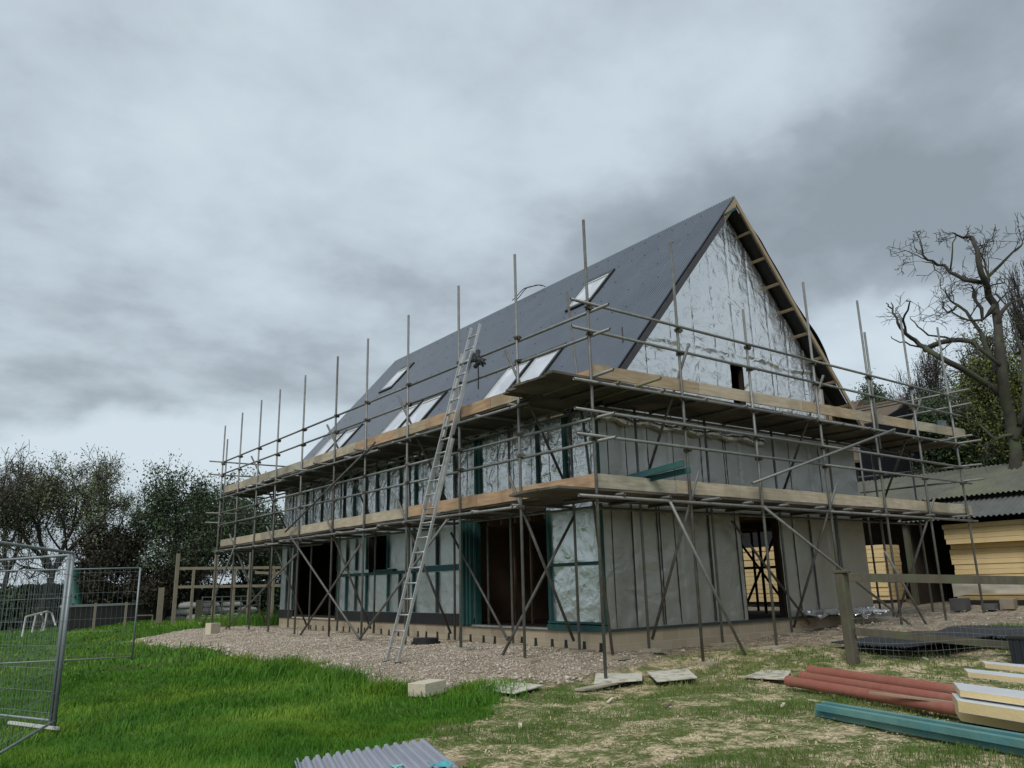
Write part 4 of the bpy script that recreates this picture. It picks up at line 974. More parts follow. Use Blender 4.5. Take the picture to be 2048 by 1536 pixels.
barn = thing('black_barn', 'black boarded barn with steep brown roof beyond the house', 'barn', (16, 10, .5))
gp = [at(1800, 806, 1, 9.0), at(1898, 932, 1, 9.0)]
ax_, az_ = float(gp[0][0]), float(gp[0][2]); bx_, bz_ = float(gp[1][0]), float(gp[1][2])
hw = (bx_-ax_)*1.1; bz_ = az_-(az_-bz_)*1.1
BBD = mat('black weatherboard', (.012, .012, .013), (.006, .006, .007), 6, .7, 0, .4, 3, stretch=(.2, .2, 6))
BLUB = mat('blue black felt', (.008, .009, .014), (.005, .005, .008), 4, .6)
bl = ax_-hw
MB().box(bl, 9.05, 0, bx_, 22, bz_).build('wall', BBD, barn)
MB().prism([(ax_-4.5, 8.70, 2.0), (ax_+hw*.86, 8.70, 2.0), (ax_+hw*.86, 8.70, bz_+.4), (ax_, 8.70, az_-.12), (ax_-2.2, 8.70, az_-1.0), (ax_-4.5, 8.70, az_-1.6)], (0, .1, 0)).build('gable', BLUB, barn)
for s_ in (-1, 1):
    e_ = ax_+s_*(hw+.25); ez = bz_-.25*(az_-bz_)/hw
    MB().prism([(ax_, 8.75, az_), (e_, 8.75, ez), (e_, 8.75, ez+.12), (ax_, 8.75, az_+.14)], (0, 13.5, 0)).build('roof', THATCH, barn)
MB().tube([(ax_, 8.8, az_+.1), (ax_, 15, az_+.14), (ax_, 22.2, az_+.1)], .12, 8).build('ridge', THATCH, barn)
c0 = at(1745, 845, 1, 14.0)
bt2 = thing('brown_roofed_outbuilding', 'low outbuilding with pale brown roof just right of the house', 'building', (float(c0[0]), 14, .5))
x_ = float(c0[0]); zt_ = float(at(1745, 812, 1, 14.0)[2])
MB().box(x_-3, 14, 0, x_+2.6, 20, zt_-1.6).build('wall', BBD, bt2)
MB().prism([(x_-3.2, 13.8, zt_-1.7), (x_+2.9, 13.8, zt_-1.7), (x_+1.2, 13.8, zt_), (x_-1.4, 13.8, zt_+.1)], (0, 6.4, 0)).build('roof', THATCH, bt2)
OCH = mat('ochre sheet', (.13, .085, .025), (.09, .055, .018), 2, .8)
p_ = at(1812, 1190, 1, 6.8); tag(MB().box(float(p_[0])-.65, 6.8, .45, float(p_[0])+.65, 6.9, 3.0).build('ochre_board', OCH, None, (float(p_[0]), 6.8, .45)), 'ochre board standing upright in the shade beside the barn', 'board')
p_ = at(1910, 868, 0, 17.5); q = MB()
for k in range(9): q.tube([(17.5+.2*math.sin(k), p_[1]-.6+k*.13, p_[2]-.05+.04*math.sin(k*2)), (17.6, p_[1]-.5+k*.12, p_[2]+.35+.07*math.sin(k*3)), (17.9, p_[1]-.5+k*.12, p_[2]-.1)], .06, 5)
tag(q.build('tarpaulin', STONE, None, tuple(p_), smooth=True), 'grey bundled tarpaulin on the roof edge near the scaffold end', 'tarpaulin') if 0 else None
p_ = at(1887, 852, 1, .6); q = MB()
for k in range(8): q.tube([(float(p_[0])-.22+.06*k, .6+.1*math.sin(k*2), float(p_[2])-.12), (float(p_[0])-.20+.055*k, .62, float(p_[2])+.10+.04*math.sin(k*3)), (float(p_[0])-.1+.05*k, .75, float(p_[2])-.1)], [.06, .045, .05], 6)
tag(q.build('tarpaulin', mat('grey blue sheet', (.10, .13, .14), (.03, .04, .045), 9, .5), None, tuple(p_), smooth=True), 'grey blue bundled tarpaulin lying on the upper deck near its right end', 'tarpaulin')

# ------------------------------------------------------------------ left background
def fz(px, py, d): 
    p = far(px, py, d); return Vector(p)
fr = thing('post_fence', 'tall pale timber post and rail fence standing behind the far end of the scaffold', 'fence', tuple(far(430, 1235, 36)))
gzz = .15
def colm(px, ptop, w=.11):
    t_ = fz(px, ptop, 36); b_ = Vector((t_.x, t_.y, gzz)); return b_, t_, w
WF = mat('weathered pale post', (.24, .21, .155), (.17, .15, .11), 4, .9)
for px, pt in ((357, 1107), (388, 1138), (434, 1104), (470, 1138), (503, 1104), (548, 1135)):
    b_, t_, w = colm(px, pt); MB().bar(b_, t_, .13 if pt < 1120 else .09, .11, up=(0, 1, 0)).build('post', WF, fr)
for pa, pb in (((356, 1137), (562, 1135)), ((356, 1174), (562, 1171)), ((510, 1145), (562, 1147))):
    MB().bar(fz(*pa, 36), fz(*pb, 36), .04, .11).build('rail', WF, fr)
def wallseg(pa, pb, d, z0, zt, th, m_, nm, lab, cat, cap=None):
    A_ = fz(pa, 1200, d[0]); B_ = fz(pb, 1200, d[1]); o = thing(nm, lab, cat, (A_.x, A_.y, z0))
    MB().bar((A_.x, A_.y, (z0+zt)/2), (B_.x, B_.y, (z0+zt)/2), th, zt-z0).build('wall_body', m_, o)
    if cap: MB().bar((A_.x, A_.y, zt+.05), (B_.x, B_.y, zt+.05), th+.08, .09).build('coping', cap, o)
    return o
wallseg(128, 372, (39, 44), -.1, .98, .3, mat('grey block wall', (.075, .07, .068), (.055, .052, .05), 2, .95), 'field_wall', 'grey wall with pale coping across the far end of the lawn', 'wall', mat('pale coping', (.42, .42, .40), (.33, .33, .31), 3, .8))
for i, px in enumerate((188, 250, 318, 395)):
    b_ = fz(px, 1240, 37.5); h = 1.15 if i != 2 else 1.7
    nm = ['thin pale fence post left of the farther mesh panel post', 'thin fence post just left of the mesh panel post', 'thick timber gate post right of the farther mesh panel', 'dark fence post in front of the white bags'][i]
    tag(MB().bar((b_.x, b_.y, 0), (b_.x, b_.y, h), .08 if i < 2 else .22, .08, up=(0, 1, 0)).build('fence_post', WF if i != 3 else WOODG, None, (b_.x, b_.y, 0)), nm, 'post')
SACKG = mat('dusty sack', (.34, .34, .33), (.24, .24, .23), 4, .8)
# stack of white bags and a metal gate
for k in range(11):
    p_ = fz(352+k*14+random.uniform(-4, 4), 1200, 42+random.uniform(-1, 1)); zz = .25+.3*(k % 3)
    q = MB(); L_ = 1.0
    q.tube([(p_.x-.6*_r[0]*0-.5*CR[0], p_.y-.5*CR[1], zz), (p_.x-.4*CR[0], p_.y-.4*CR[1], zz+.02), (p_.x, p_.y, zz+.05), (p_.x+.4*CR[0], p_.y+.4*CR[1], zz+.02), (p_.x+.5*CR[0], p_.y+.5*CR[1], zz)], [.05, .14+.06*(k%2), .17, .13, .04], 10)
    tag(q.build('white_sack', WHITE if k % 2 else SACKG, None, (p_.x, p_.y, zz), smooth=True), 'white sack, %s from the left in the heap beyond the lawn' % ['first', 'second', 'third', 'fourth', 'fifth', 'sixth', 'seventh', 'eighth', 'ninth', 'tenth', 'eleventh'][k], 'sack', 'heap of white sacks beyond the lawn')
gt = thing('metal_gate', 'grey metal field gate in front of the white sacks', 'gate', tuple(far(430, 1240, 38)))
a = fz(405, 1200, 38); b_ = fz(520, 1200, 39)
for k in range(6): MB().tube([(a.x, a.y, .25+k*.2), (b_.x, b_.y, .25+k*.2)], .025, 6).build('gate_rail', STONE, gt)
for s_ in (0, .33, .66, 1): p_ = a+(b_-a)*s_; MB().tube([(p_.x, p_.y, .15), (p_.x, p_.y, 1.3)], .03, 6).build('gate_upright', STONE, gt)
# small football goal
gl = thing('football_goal', 'small white pipe football goal on the lawn behind the mesh fence', 'goal', tuple(far(85, 1253, 36)))
def gp_(px, d, z): p_ = far(px, 1200, d); return (float(p_[0]), float(p_[1]), z)
for nm, pts in (('front_post', [gp_(53, 36, .0), gp_(56, 36, .72)]), ('crossbar', [gp_(56, 36, .72), gp_(97, 38, .86)]), ('front_post', [gp_(97, 38, .86), gp_(94, 38, .12)]), ('back_stay', [gp_(86, 36.6, .78), gp_(93, 37.6, .48), gp_(90, 37.8, .12)]), ('back_stay', [gp_(97, 38, .86), gp_(106, 39, .8), gp_(117, 38, .3)]), ('front_post', [gp_(75, 37, .74), gp_(72, 37, .1)])):
    MB().tube(pts, .035, 6).build(nm, WHITE, gl)
gl2 = thing('garden_hurdle', 'low white framed hurdle beside the thick gate post', 'hurdle', gp_(290, 36, 0))
for pts in ([gp_(274, 36, 0), gp_(275, 36, .62)], [gp_(275, 36, .62), gp_(308, 36.5, .6)], [gp_(308, 36.5, .6), gp_(308, 36.5, 0)]): MB().tube(pts, .03, 6).build('bar', WF, gl2)
# climbing frame with slide
pf = thing('climbing_frame', 'wooden climbing frame with ladder legs beyond the field wall', 'play frame', gp_(170, 44, 0))
for px, px2 in ((158, 163), (165, 172), (176, 183)): MB().bar(gp_(px2, 44, .6), gp_(px, 44, 2.9), .09, .09).build('leg', WF, pf)
for k in range(5): MB().bar(gp_(160, 44.2, 1.0+.35*k), gp_(182, 44.2, 1.0+.35*k), .05, .08).build('rung', WOODG, pf)
MB().bar(gp_(148, 44, 2.9), gp_(185, 44, 2.95), 1.4, .12).build('platform', WOODG, pf)
sl = []
for k in range(8):
    s_ = k/7; sl.append(gp_(140+16*s_, 43-1.5*s_, 2.6-2.1*s_**.8))
MB().tube(sl, .32, 8).build('slide', GREENP, pf, smooth=True)

# ------------------------------------------------------------------ vegetation
def tubes_np(segs, n=4):
    # segs: list of (p, q, r0, r1) -> verts, quads
    P = np.array([s_[0] for s_ in segs]); Qp = np.array([s_[1] for s_ in segs]); r0 = np.array([s_[2] for s_ in segs]); r1 = np.array([s_[3] for s_ in segs])
    d = Qp-P; L_ = np.linalg.norm(d, axis=1, keepdims=True)+1e-9; d = d/L_
    ref = np.where(np.abs(d[:, 2:3]) > .9, np.array([[1., 0, 0]]), np.array([[0, 0, 1.]]))
    a = np.cross(d, ref); a /= np.linalg.norm(a, axis=1, keepdims=True)+1e-9; b = np.cross(d, a)
    vs = []
    for k in range(n):
        c, s_ = math.cos(2*math.pi*k/n), math.sin(2*math.pi*k/n); vs.append(P+(a*c+b*s_)*r0[:, None])
    for k in range(n):
        c, s_ = math.cos(2*math.pi*k/n), math.sin(2*math.pi*k/n); vs.append(Qp+(a*c+b*s_)*r1[:, None])
    V = np.stack(vs, 1).reshape(-1, 3); base = np.arange(len(segs))[:, None]*2*n
    q = np.array([[k, (k+1) % n, n+(k+1) % n, n+k] for k in range(n)]); Fq = (base[:, :, None]+q[None]).reshape(-1, 4)
    return V, Fq
def leaves_np(C, size, rng, flat=.0):
    n = len(C); a = rng.normal(size=(n, 3)); a /= np.linalg.norm(a, axis=1, keepdims=True); b = rng.normal(size=(n, 3)); b -= (a*b).sum(1, keepdims=True)*a; b /= np.linalg.norm(b, axis=1, keepdims=True)
    s_ = (size*rng.uniform(.55, 1.3, n))[:, None]
    V = np.stack([C-a*s_, C+b*s_*.55, C+a*s_, C-b*s_*.55], 1).reshape(-1, 3); return V, np.arange(4*n).reshape(n, 4)
def grow(p, d, L_, r, depth, segs, tips, rng, wig=.25, spread=.6, up=.1, taper=.72, steps=4, mind=0):
    d = d/np.linalg.norm(d); q = np.array(p, float); rr = r
    for k in range(steps):
        d = d + rng.normal(size=3)*wig*.5 + np.array([0, 0, up*.3]); d /= np.linalg.norm(d)
        n_ = q + d*L_/steps; r1 = r*(1-(1-taper)*(k+1)/steps); segs.append((q, n_, rr, r1)); q = n_; rr = r1
        if depth > 0 and k >= 1 and rng.random() < .75:
            sd = d + rng.normal(size=3)*spread; grow(q, sd, L_*rng.uniform(.45, .75), r1*.6, depth-1, segs, tips, rng, wig, spread, up, taper, steps)
        if depth <= 1: tips.append(q)
    if depth > 0:
        for _ in range(2):
            sd = d + rng.normal(size=3)*spread*.8; grow(q, sd, L_*rng.uniform(.55, .8), rr*.75, depth-1, segs, tips, rng, wig, spread, up, taper, steps)
LEAFK = .55
def tree(name, px, ptop, wpx, dist, lab, leaf=None, nleaf=0, seed=1, depth=4, base_z=.1, lsize=.12, bark=BARK, fork=.3, wig=.35, spread=.75, cat='tree', group='trees beyond the lawn', puff=.35, r0=None, trunks=1, low=.25, minr=.010, clump=.5):
    rng = np.random.default_rng(seed); top = far(px, ptop, dist); H = float(top[2])-base_z; Wd = wpx/F*dist
    b0 = np.array([top[0], top[1], base_z]); o = thing(name, lab, cat, tuple(b0), group)
    segs = []; tips = []; r = r0 or H*.026
    for tnk in range(trunks):
        off = np.array([rng.normal()*.3*(trunks > 1), rng.normal()*.3*(trunks > 1), 0]); p = b0+off; d = np.array([rng.normal()*.08, rng.normal()*.08, 1.]); n = 5
        for k in range(n):
            d = d+rng.normal(size=3)*.08; d[2] = abs(d[2]); d /= np.linalg.norm(d); q = p+d*H*fork*(1+.5*(k > 3))/n; segs.append((p, q, r*(1-.1*k), r*(1-.1*(k+1)))); p = q
            if k > 2:
                sd = np.array([rng.normal(), rng.normal(), .5]); grow(p, sd, H*.25, r*.4, depth-2, segs, tips, rng, wig, spread, .1)
        nb = rng.integers(3, 5)
        for i in range(nb):
            a = 2*math.pi*(i+rng.random()*.6)/nb; sd = np.array([math.cos(a)*Wd/H*1.5, math.sin(a)*Wd/H*1.5, 1.0]); grow(p, sd, H*.30, r*.5, depth, segs, tips, rng, wig, spread, .12)
    tips = np.array(tips)
    # fit the crown to its measured height and width
    sx_ = (Wd/2)/max(.1, np.percentile(np.abs((tips-b0)@CR), 96)); sz_ = H/max(.1, (tips[:, 2].max()-base_z))
    def fit(P): P = np.array(P); Q_ = P-b0; Q_[..., 0] *= sx_; Q_[..., 1] *= sx_; Q_[..., 2] *= sz_; return Q_+b0
    S2 = [(fit(a), fit(b), max(ra, minr), max(rb, minr)) for a, b, ra, rb in segs]; tips = fit(tips)
    big = [s_ for s_ in S2 if s_[2] > .06]; sml = [s_ for s_ in S2 if s_[2] <= .06]
    
    if big: V, Q = tubes_np(big, 7); npmesh('trunk', V, Q, bark, o, smooth=True)
    V, Q = tubes_np(sml, 3); npmesh('branches', V, Q, bark, o)
    if nleaf:
        nleaf = int(nleaf*LEAFK); lsize *= .52; puff *= .72
        hi = tips[tips[:, 2] > base_z+H*low]
        sub = hi[rng.random(len(hi)) < clump]; cl = sub[rng.integers(0, len(sub), nleaf)]; C = cl + rng.normal(size=(nleaf, 3))*puff*np.array([1, 1, .55])
        V, Q = leaves_np(C, lsize, rng); npmesh('crown', V, Q, leaf, o)
    return o
tree('oak_tree', -25, 872, 200, 42, 'bare twiggy tree cut by the left edge of the view', LEAF5, 5000, 3, depth=4, lsize=.07, low=.3)
tree('oak_tree', 40, 925, 120, 48, 'half leafed tree between the left edge tree and the tall rounded oak', LEAF1, 9000, 4, depth=4, lsize=.10, low=.4)
tree('oak_tree', 122, 878, 225, 44, 'tall rounded oak with thin spring leaves, tallest of the left hand trees', LEAF1, 26000, 15, depth=5, lsize=.11, fork=.24, low=.42, puff=.42, clump=.3, spread=.9)
tree('oak_tree', 215, 975, 110, 50, 'thin bare tree right of the tall rounded oak', LEAF5, 3000, 6, depth=4, lsize=.07)
tree('copper_tree', 228, 1040, 95, 43, 'dense dark copper brown tree in the middle of the left hand trees', LEAF3, 24000, 7, depth=4, lsize=.14, puff=.5, low=.12, fork=.22)
tree('oak_tree', 292, 1005, 75, 50, 'slender bare tree behind the dark copper brown tree', LEAF5, 3000, 8, depth=4, lsize=.07)
tree('holm_oak_tree', 410, 918, 200, 43, 'broad dark green tree left of the scaffold end', LEAF2, 52000, 19, depth=5, lsize=.13, puff=.45, low=.28, fork=.24, clump=.28, spread=.95)
tree('holm_oak_tree', 505, 985, 150, 46, 'dark green tree seen through the left end of the scaffold', LEAF2, 36000, 10, depth=4, lsize=.13, puff=.6, low=.05, fork=.22)
tree('holm_oak_tree', 575, 1030, 130, 48, 'dark tree hidden behind the far corner of the house', LEAF2, 22000, 12, depth=4, lsize=.14, puff=.6, low=.05)
tree('shrub', 335, 1120, 110, 42, 'low brown shrub under the broad dark green tree', LEAF3, 18000, 13, depth=3, lsize=.13, puff=.5, low=.0, cat='shrub')
# hedge row
def hedge(name, pts, h, th, n, m_, lab, seed, kind=None, cat='hedge', ls=.12):
    rng = np.random.default_rng(seed); pts = [np.array(p, float) for p in pts]; C = []
    for a, b in zip(pts[:-1], pts[1:]):
        k = n//(len(pts)-1); s_ = rng.random(k); P = a+(b-a)*s_[:, None]; hh = h*(.75+.5*fbm(s_*9+seed, s_*0, 3))
        z = rng.random(k)**.8*hh; w = th*(1-.4*z/hh); P = np.stack([P[:, 0]+rng.normal(size=k)*w*.5, P[:, 1]+rng.normal(size=k)*w*.5, P[:, 2]+z], -1); C.append(P)
    C = np.concatenate(C); V, Q = leaves_np(C, ls, rng); o = npmesh(name, V, Q, m_, None, tuple(pts[0])); tag(o, lab, cat if not kind else None, kind=kind); return o
hp = [far(-60, 1200, 47), far(120, 1200, 46.5), far(330, 1200, 46), far(600, 1200, 46), far(700, 1200, 52)]
for p_ in hp: p_[2] = 0
hedge('hedge', hp, 1.8, 1.6, 40000, LEAF2, 'dark hedge running under the left hand trees', 3, ls=.13)
q = MB()
for a, b_ in zip(hp[:-1], hp[1:]): q.bar((a[0], a[1], .8), (b_[0], b_[1], .8), .8, 1.6)
# right hand wood
def rtree(*a, **k):
    a = list(a); a[7] = int(a[7]*1.7); k.setdefault('group', 'trees of the wood behind the yard'); k.setdefault('base_z', 1.5); return tree(*a, **k)
rtree('conifer_tree', 1725, 765, 60, 52, 'ragged dark pine top just right of the roof slope', LEAF2, 9000, 20, depth=3, lsize=.14, puff=.4, fork=.45)
rtree('conifer_tree', 1752, 745, 60, 50, 'pointed dark pine left of the second yard pole', LEAF2, 10000, 21, depth=3, lsize=.14, puff=.4, fork=.45)
rtree('ash_tree', 1800, 735, 130, 48, 'hazy twiggy tree behind the scaffold end poles', LEAF5, 12000, 22, depth=5, lsize=.07, fork=.2)
rtree('ash_tree', 1870, 665, 170, 46, 'twiggy brown tree left of the great bare oak', LEAF5, 14000, 23, depth=5, lsize=.07, fork=.2)
rtree('holly_tree', 1790, 800, 150, 44, 'dark evergreen mass low behind the barn roofs', LEAF2, 36000, 24, depth=4, lsize=.13, puff=.6, low=.0)
rtree('ivy_tree', 2010, 640, 170, 40, 'tree with olive green ivy foliage at the right edge', LEAF4, 30000, 25, depth=5, lsize=.12, puff=.5, fork=.25)
rtree('ivy_tree', 1960, 735, 150, 42, 'lower olive green tree beneath the bare oak limbs', LEAF4, 30000, 26, depth=4, lsize=.12, puff=.6, fork=.2, low=.1)
rtree('holly_tree', 1880, 790, 150, 42, 'dark scrubby evergreen between the barn and the oak trunk', LEAF2, 36000, 27, depth=4, lsize=.13, puff=.6, low=0)
rtree('ash_tree', 2060, 470, 100, 44, 'bare twiggy tree top cut by the right edge of the view', LEAF5, 6000, 28, depth=5, lsize=.07, fork=.3)
rtree('laurel_tree', 1985, 850, 150, 42, 'bright yellow green bushy tree behind the mossy shed roof', LEAF6, 30000, 29, depth=3, lsize=.11, puff=.55, low=0, fork=.15)
hp = [far(1650, 1100, 60), far(1800, 1100, 52), far(2100, 1100, 46), far(2400, 1100, 44)]
for p_ in hp: p_[2] = 0
hedge('undergrowth', hp, 8.5, 3, 80000, LEAF2, 'dark undergrowth of the wood behind the yard', 9, ls=.25)
# the great bare oak, limbs traced and given depth
oak = thing('bare_oak', 'great bare oak with forked limbs rising over the yard', 'tree', tuple(far(2030, 1150, 30)))
LIMBS = [
    ([(2036, 1000), (2032, 900), (2020, 830), (2008, 770), (2000, 700), (1996, 650), (1990, 610), (1975, 575), (1962, 545), (1955, 500), (1945, 475), (1925, 475), (1905, 465)], .50, .05, 0),
    ([(1990, 610), (1965, 640), (1950, 600), (1945, 575)], .16, .08, .5),
    ([(2005, 760), (1985, 720), (1965, 670), (1940, 635), (1915, 610), (1900, 600), (1890, 575)], .22, .03, .8),
    ([(1962, 565), (1930, 560), (1900, 545), (1875, 530), (1855, 520), (1845, 500), (1840, 475)], .18, .03, -.6),
    ([(1900, 545), (1905, 500), (1912, 475), (1900, 470)], .07, .02, -.4),
    ([(1875, 530), (1860, 525), (1843, 522)], .06, .02, -.3),
    ([(1915, 610), (1895, 625), (1885, 615), (1881, 605)], .08, .03, .9),
    ([(1965, 640), (1935, 640), (1905, 625), (1893, 608)], .09, .03, .3),
    ([(1975, 575), (1990, 540), (2010, 520), (2030, 500), (2045, 480)], .14, .03, .6),
    ([(1975, 575), (1972, 540), (1960, 505), (1962, 490)], .10, .02, .2),
    ([(1996, 650), (2015, 610), (2035, 600), (2048, 590)], .16, .05, 1.2),
    ([(2012, 800), (1960, 760), (1920, 735), (1880, 715), (1850, 695), (1830, 680), (1812, 668), (1795, 645), (1785, 625), (1782, 605)], .30, .035, -1.5),
    ([(1812, 668), (1806, 640), (1816, 620), (1820, 603), (1815, 600)], .09, .03, -1.4),
    ([(1785, 625), (1776, 612), (1772, 606)], .06, .03, -1.5),
    ([(1850, 695), (1820, 690), (1800, 685), (1782, 672)], .08, .02, -1.8),
    ([(1850, 700), (1880, 685), (1920, 680), (1950, 690), (2000, 730)], .12, .14, -1.0),
    ([(1905, 680), (1870, 672), (1845, 660), (1830, 645), (1820, 633)], .08, .025, -1.2),
    ([(2025, 870), (1990, 880), (1960, 850), (1930, 830), (1900, 825)], .14, .03, -.7),
    ([(2030, 880), (2055, 830), (2080, 800)], .22, .1, .5), ([(2040, 850), (2050, 780), (2045, 700), (2030, 650)], .2, .06, 1.5)]
OAKT = MB(); segs = []; tips = []; rng = np.random.default_rng(77)
for pts, ra, rb, off in LIMBS:
    D0 = 30+off; W_ = []
    for i, (px, py) in enumerate(pts):
        dd = 30+off*min(1, i/3)+.5*math.sin(i*1.3+off*3)*min(1, i/3.0); W_.append(far(px, py, dd))
    # smooth subdivision with small wobble
    W2 = []
    for a, b in zip(W_[:-1], W_[1:]):
        for s_ in (0, .5): W2.append(a+(b-a)*s_+rng.normal(size=3)*(.05 if s_ else 0))
    W2.append(W_[-1]); n = len(W2)-1
    ra *= .72; rb *= .8; OAKT.tube(W2, [ra/2*(1-k/n)**.8+rb/2 for k in range(n+1)], 8)
    for k in range(n):
        r_a = ra/2*(1-k/n)**.8+rb/2; r_b = ra/2*(1-(k+1)/n)**.8+rb/2
        dens = .75 if k > n*.35 else .3
        if off <= -1.2 and k > n*.3: dens = .06
        if rng.random() < dens:
            d_ = (W2[k+1]-W2[k]); d_ /= np.linalg.norm(d_); sd = d_+rng.normal(size=3)*.9+np.array([0, 0, .3]); grow(W2[k+1], sd, rng.uniform(.35, .8)*(.55 if W2[k+1][2] > 12.3 else 1), min(.03, r_b*.5), 2, segs, tips, rng, .5, .8, .1)
b0 = W2 = None
S2 = [(a, b, max(ra, .007), max(rb, .007)) for a, b, ra, rb in segs]
b0 = far(2036, 1000, 30); OAKT.tube([(b0[0], b0[1], .5), (b0[0], b0[1], 2.2), tuple(b0+np.array([0, 0, .2]))], [.60, .46, .36], 12)
OAKT.build('trunk', BARKL, oak, smooth=True)
V, Q = tubes_np(S2, 4); npmesh('branches', V, Q, BARKL, oak)
# unseen woodland added round the rest of the field, behind the camera (keeps the horizon dark in the foil)
ring = []
for a in range(-150, 16, 11):
    d = 46+6*math.sin(a*.3); ring.append(np.array([CAM[0]+d*math.cos(R(a)), CAM[1]+d*math.sin(R(a)), 0]))
hedge('wood', ring, 6, 5, 60000, LEAF2, 'unseen wood added round the field to darken the foil', 31, kind='stuff', ls=.45)
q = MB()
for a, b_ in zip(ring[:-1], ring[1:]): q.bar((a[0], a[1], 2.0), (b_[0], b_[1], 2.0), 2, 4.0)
o = q.build('added_wood_core', LEAF2, None, tuple(ring[0])); tag(o, 'solid core added inside the unseen wood', kind='stuff')

# ------------------------------------------------------------------ grass, stones, litter
def wedge(n, r0, r1, rng, half=47):
    r = np.sqrt(rng.random(n)*(r1*r1-r0*r0)+r0*r0); a = YAW+R(half)*(rng.random(n)*2-1); return CAM[0]+r*np.cos(a), CAM[1]+r*np.sin(a), r
def blades(x, y, h, w, rng, lean=.5, seed=0):
    n = len(x); z = gz(x, y)-.01+gravel_m(x, y)*.04; a = rng.random(n)*2*np.pi; la = rng.random(n)*2*np.pi; lm = rng.random(n)*lean*h
    # blades lean together with the wind and the clump
    lx = np.cos(la)*lm + .18*h*(fbm(x*.8, y*.8, 2)-.5)*4; ly = np.sin(la)*lm + .18*h*(fbm(x*.8+40, y*.8, 2)-.5)*4
    wx = np.cos(a)*w/2; wy = np.sin(a)*w/2; B = np.stack([x, y, z], -1); Wv = np.stack([wx, wy, wx*0], -1)
    M1 = B+np.stack([lx*.3, ly*.3, h*.55], -1); T = B+np.stack([lx, ly, h*np.sqrt(np.clip(1-(lx**2+ly**2)/(h*h+1e-9)*.6, .15, 1))], -1)
    V = np.stack([B-Wv, B+Wv, M1+Wv*.8, M1-Wv*.8, T+Wv*.12, T-Wv*.12], 1).reshape(-1, 3); b = np.arange(n)[:, None]*6
    Fq = np.concatenate([b+np.array([[0, 1, 2, 3]]), b+np.array([[3, 2, 4, 5]])], 1).reshape(-1, 4); return V, Fq
def grass_mat(name, c1, c2, c3):
    m = mat(name, c1, c2, 1.1, .6, 0, contrast=.22, c3=c3, s3=.5, spec=.25); b = m.node_tree.nodes['Principled BSDF']
    return m
GR1 = grass_mat('lush grass', (.085, .220, .016), (.038, .125, .009), (.150, .260, .022))
GR2 = grass_mat('thin grass', (.11, .18, .036), (.075, .125, .025), (.16, .19, .055))
rng = np.random.default_rng(5)
Vs = []; Qs = []; nb = 0
def addb(V, Q):
    global nb
    Vs.append(V); Qs.append(Q+nb); nb += len(V)
HOUSE = lambda x, y: (x > 1.3) & (y > 1.3) & (x < 10.4) & (y < 17.4)
for n, r0, r1, h, w in ((230000, 5.5, 10, .080, .0062), (170000, 9.5, 17, .090, .0095), (110000, 16, 42, .10, .024)):
    x, y, r = wedge(n, r0, r1, rng); g = gravel_m(x, y); bm2 = bare_m(x, y); yd = yard_m(x, y)
    ok = (g < .5) & (bm2 < .55) & (yd < .5) & ~HOUSE(x, y) & (rng.random(n) > bm2)
    x, y, r = x[ok], y[ok], r[ok]; cl = fbm(x*.9, y*.9, 3); cl2 = fbm(x*2.6+9, y*2.6, 2)
    edge = np.exp(-(np.clip(-sdpoly(x, y, AP)-.35, 0, 9)/.5)**2)
    hh = h*(.30+1.5*np.clip(cl-.28, 0, 1)+.55*cl2)*(1+.75*edge*(cl2 > .45))*rng.uniform(.6, 1.25, len(x))
    addb(*blades(x, y, hh, w*rng.uniform(.7, 1.3, len(x)), rng, .75))
# tall tufts on the edge of the gravel
for (tx, ty, tr, th_) in ((-3.2, 4.6, .45, .36), (-3.0, 2.6, .35, .34), (-3.15, 7.1, .4, .3), (-2.9, 1.35, .3, .24), (-2.1, 0.15, .35, .22), (-2.6, -.3, .3, .2), (1.0, 20.5, 1.2, .55), (2.6, 19.5, .8, .6), (-3.0, 3.5, .3, .26), (-3.6, 5.6, .5, .26)):
    n = int(1500*tr); x = tx+rng.normal(size=n)*tr*.6; y = ty+rng.normal(size=n)*tr*.6; addb(*blades(x, y, th_*rng.uniform(.4, 1.1, n), .010*rng.uniform(.7, 1.4, n), rng, .9))
npm = npmesh('lawn_grass', np.concatenate(Vs), np.concatenate(Qs), GR1, None); tag(npm, 'bright green uncut grass over the lawn', kind='stuff')
Vs = []; Qs = []; nb = 0
for n, r0, r1, h, w in ((130000, 5.5, 12, .05, .006), (80000, 11, 22, .06, .011)):
    x, y, r = wedge(n, r0, r1, rng); g = gravel_m(x, y); bm2 = bare_m(x, y); yd = yard_m(x, y); p = fbm(x*1.25, y*1.25, 4)
    # more grass along the scaffold's gable side
    p = p + .16*np.exp(-((y+.75+.05*x)/.7)**2)*(x > 0)*(x < 6)
    ok = (g < .5) & (bm2 >= .35) & (yd < .65) & ~HOUSE(x, y) & (p+rng.normal(size=n)*.05 > .465)
    x, y = x[ok], y[ok]; hh = h*(.5+2.2*np.clip(p[ok]-.44, 0, 1)*2)*rng.uniform(.5, 1.3, len(x)); addb(*blades(x, y, hh, w*rng.uniform(.7, 1.3, len(x)), rng, 1.0))
npm = npmesh('worn_grass', np.concatenate(Vs), np.concatenate(Qs), GR2, None); tag(npm, 'thin trampled grass on the worn ground', kind='stuff')
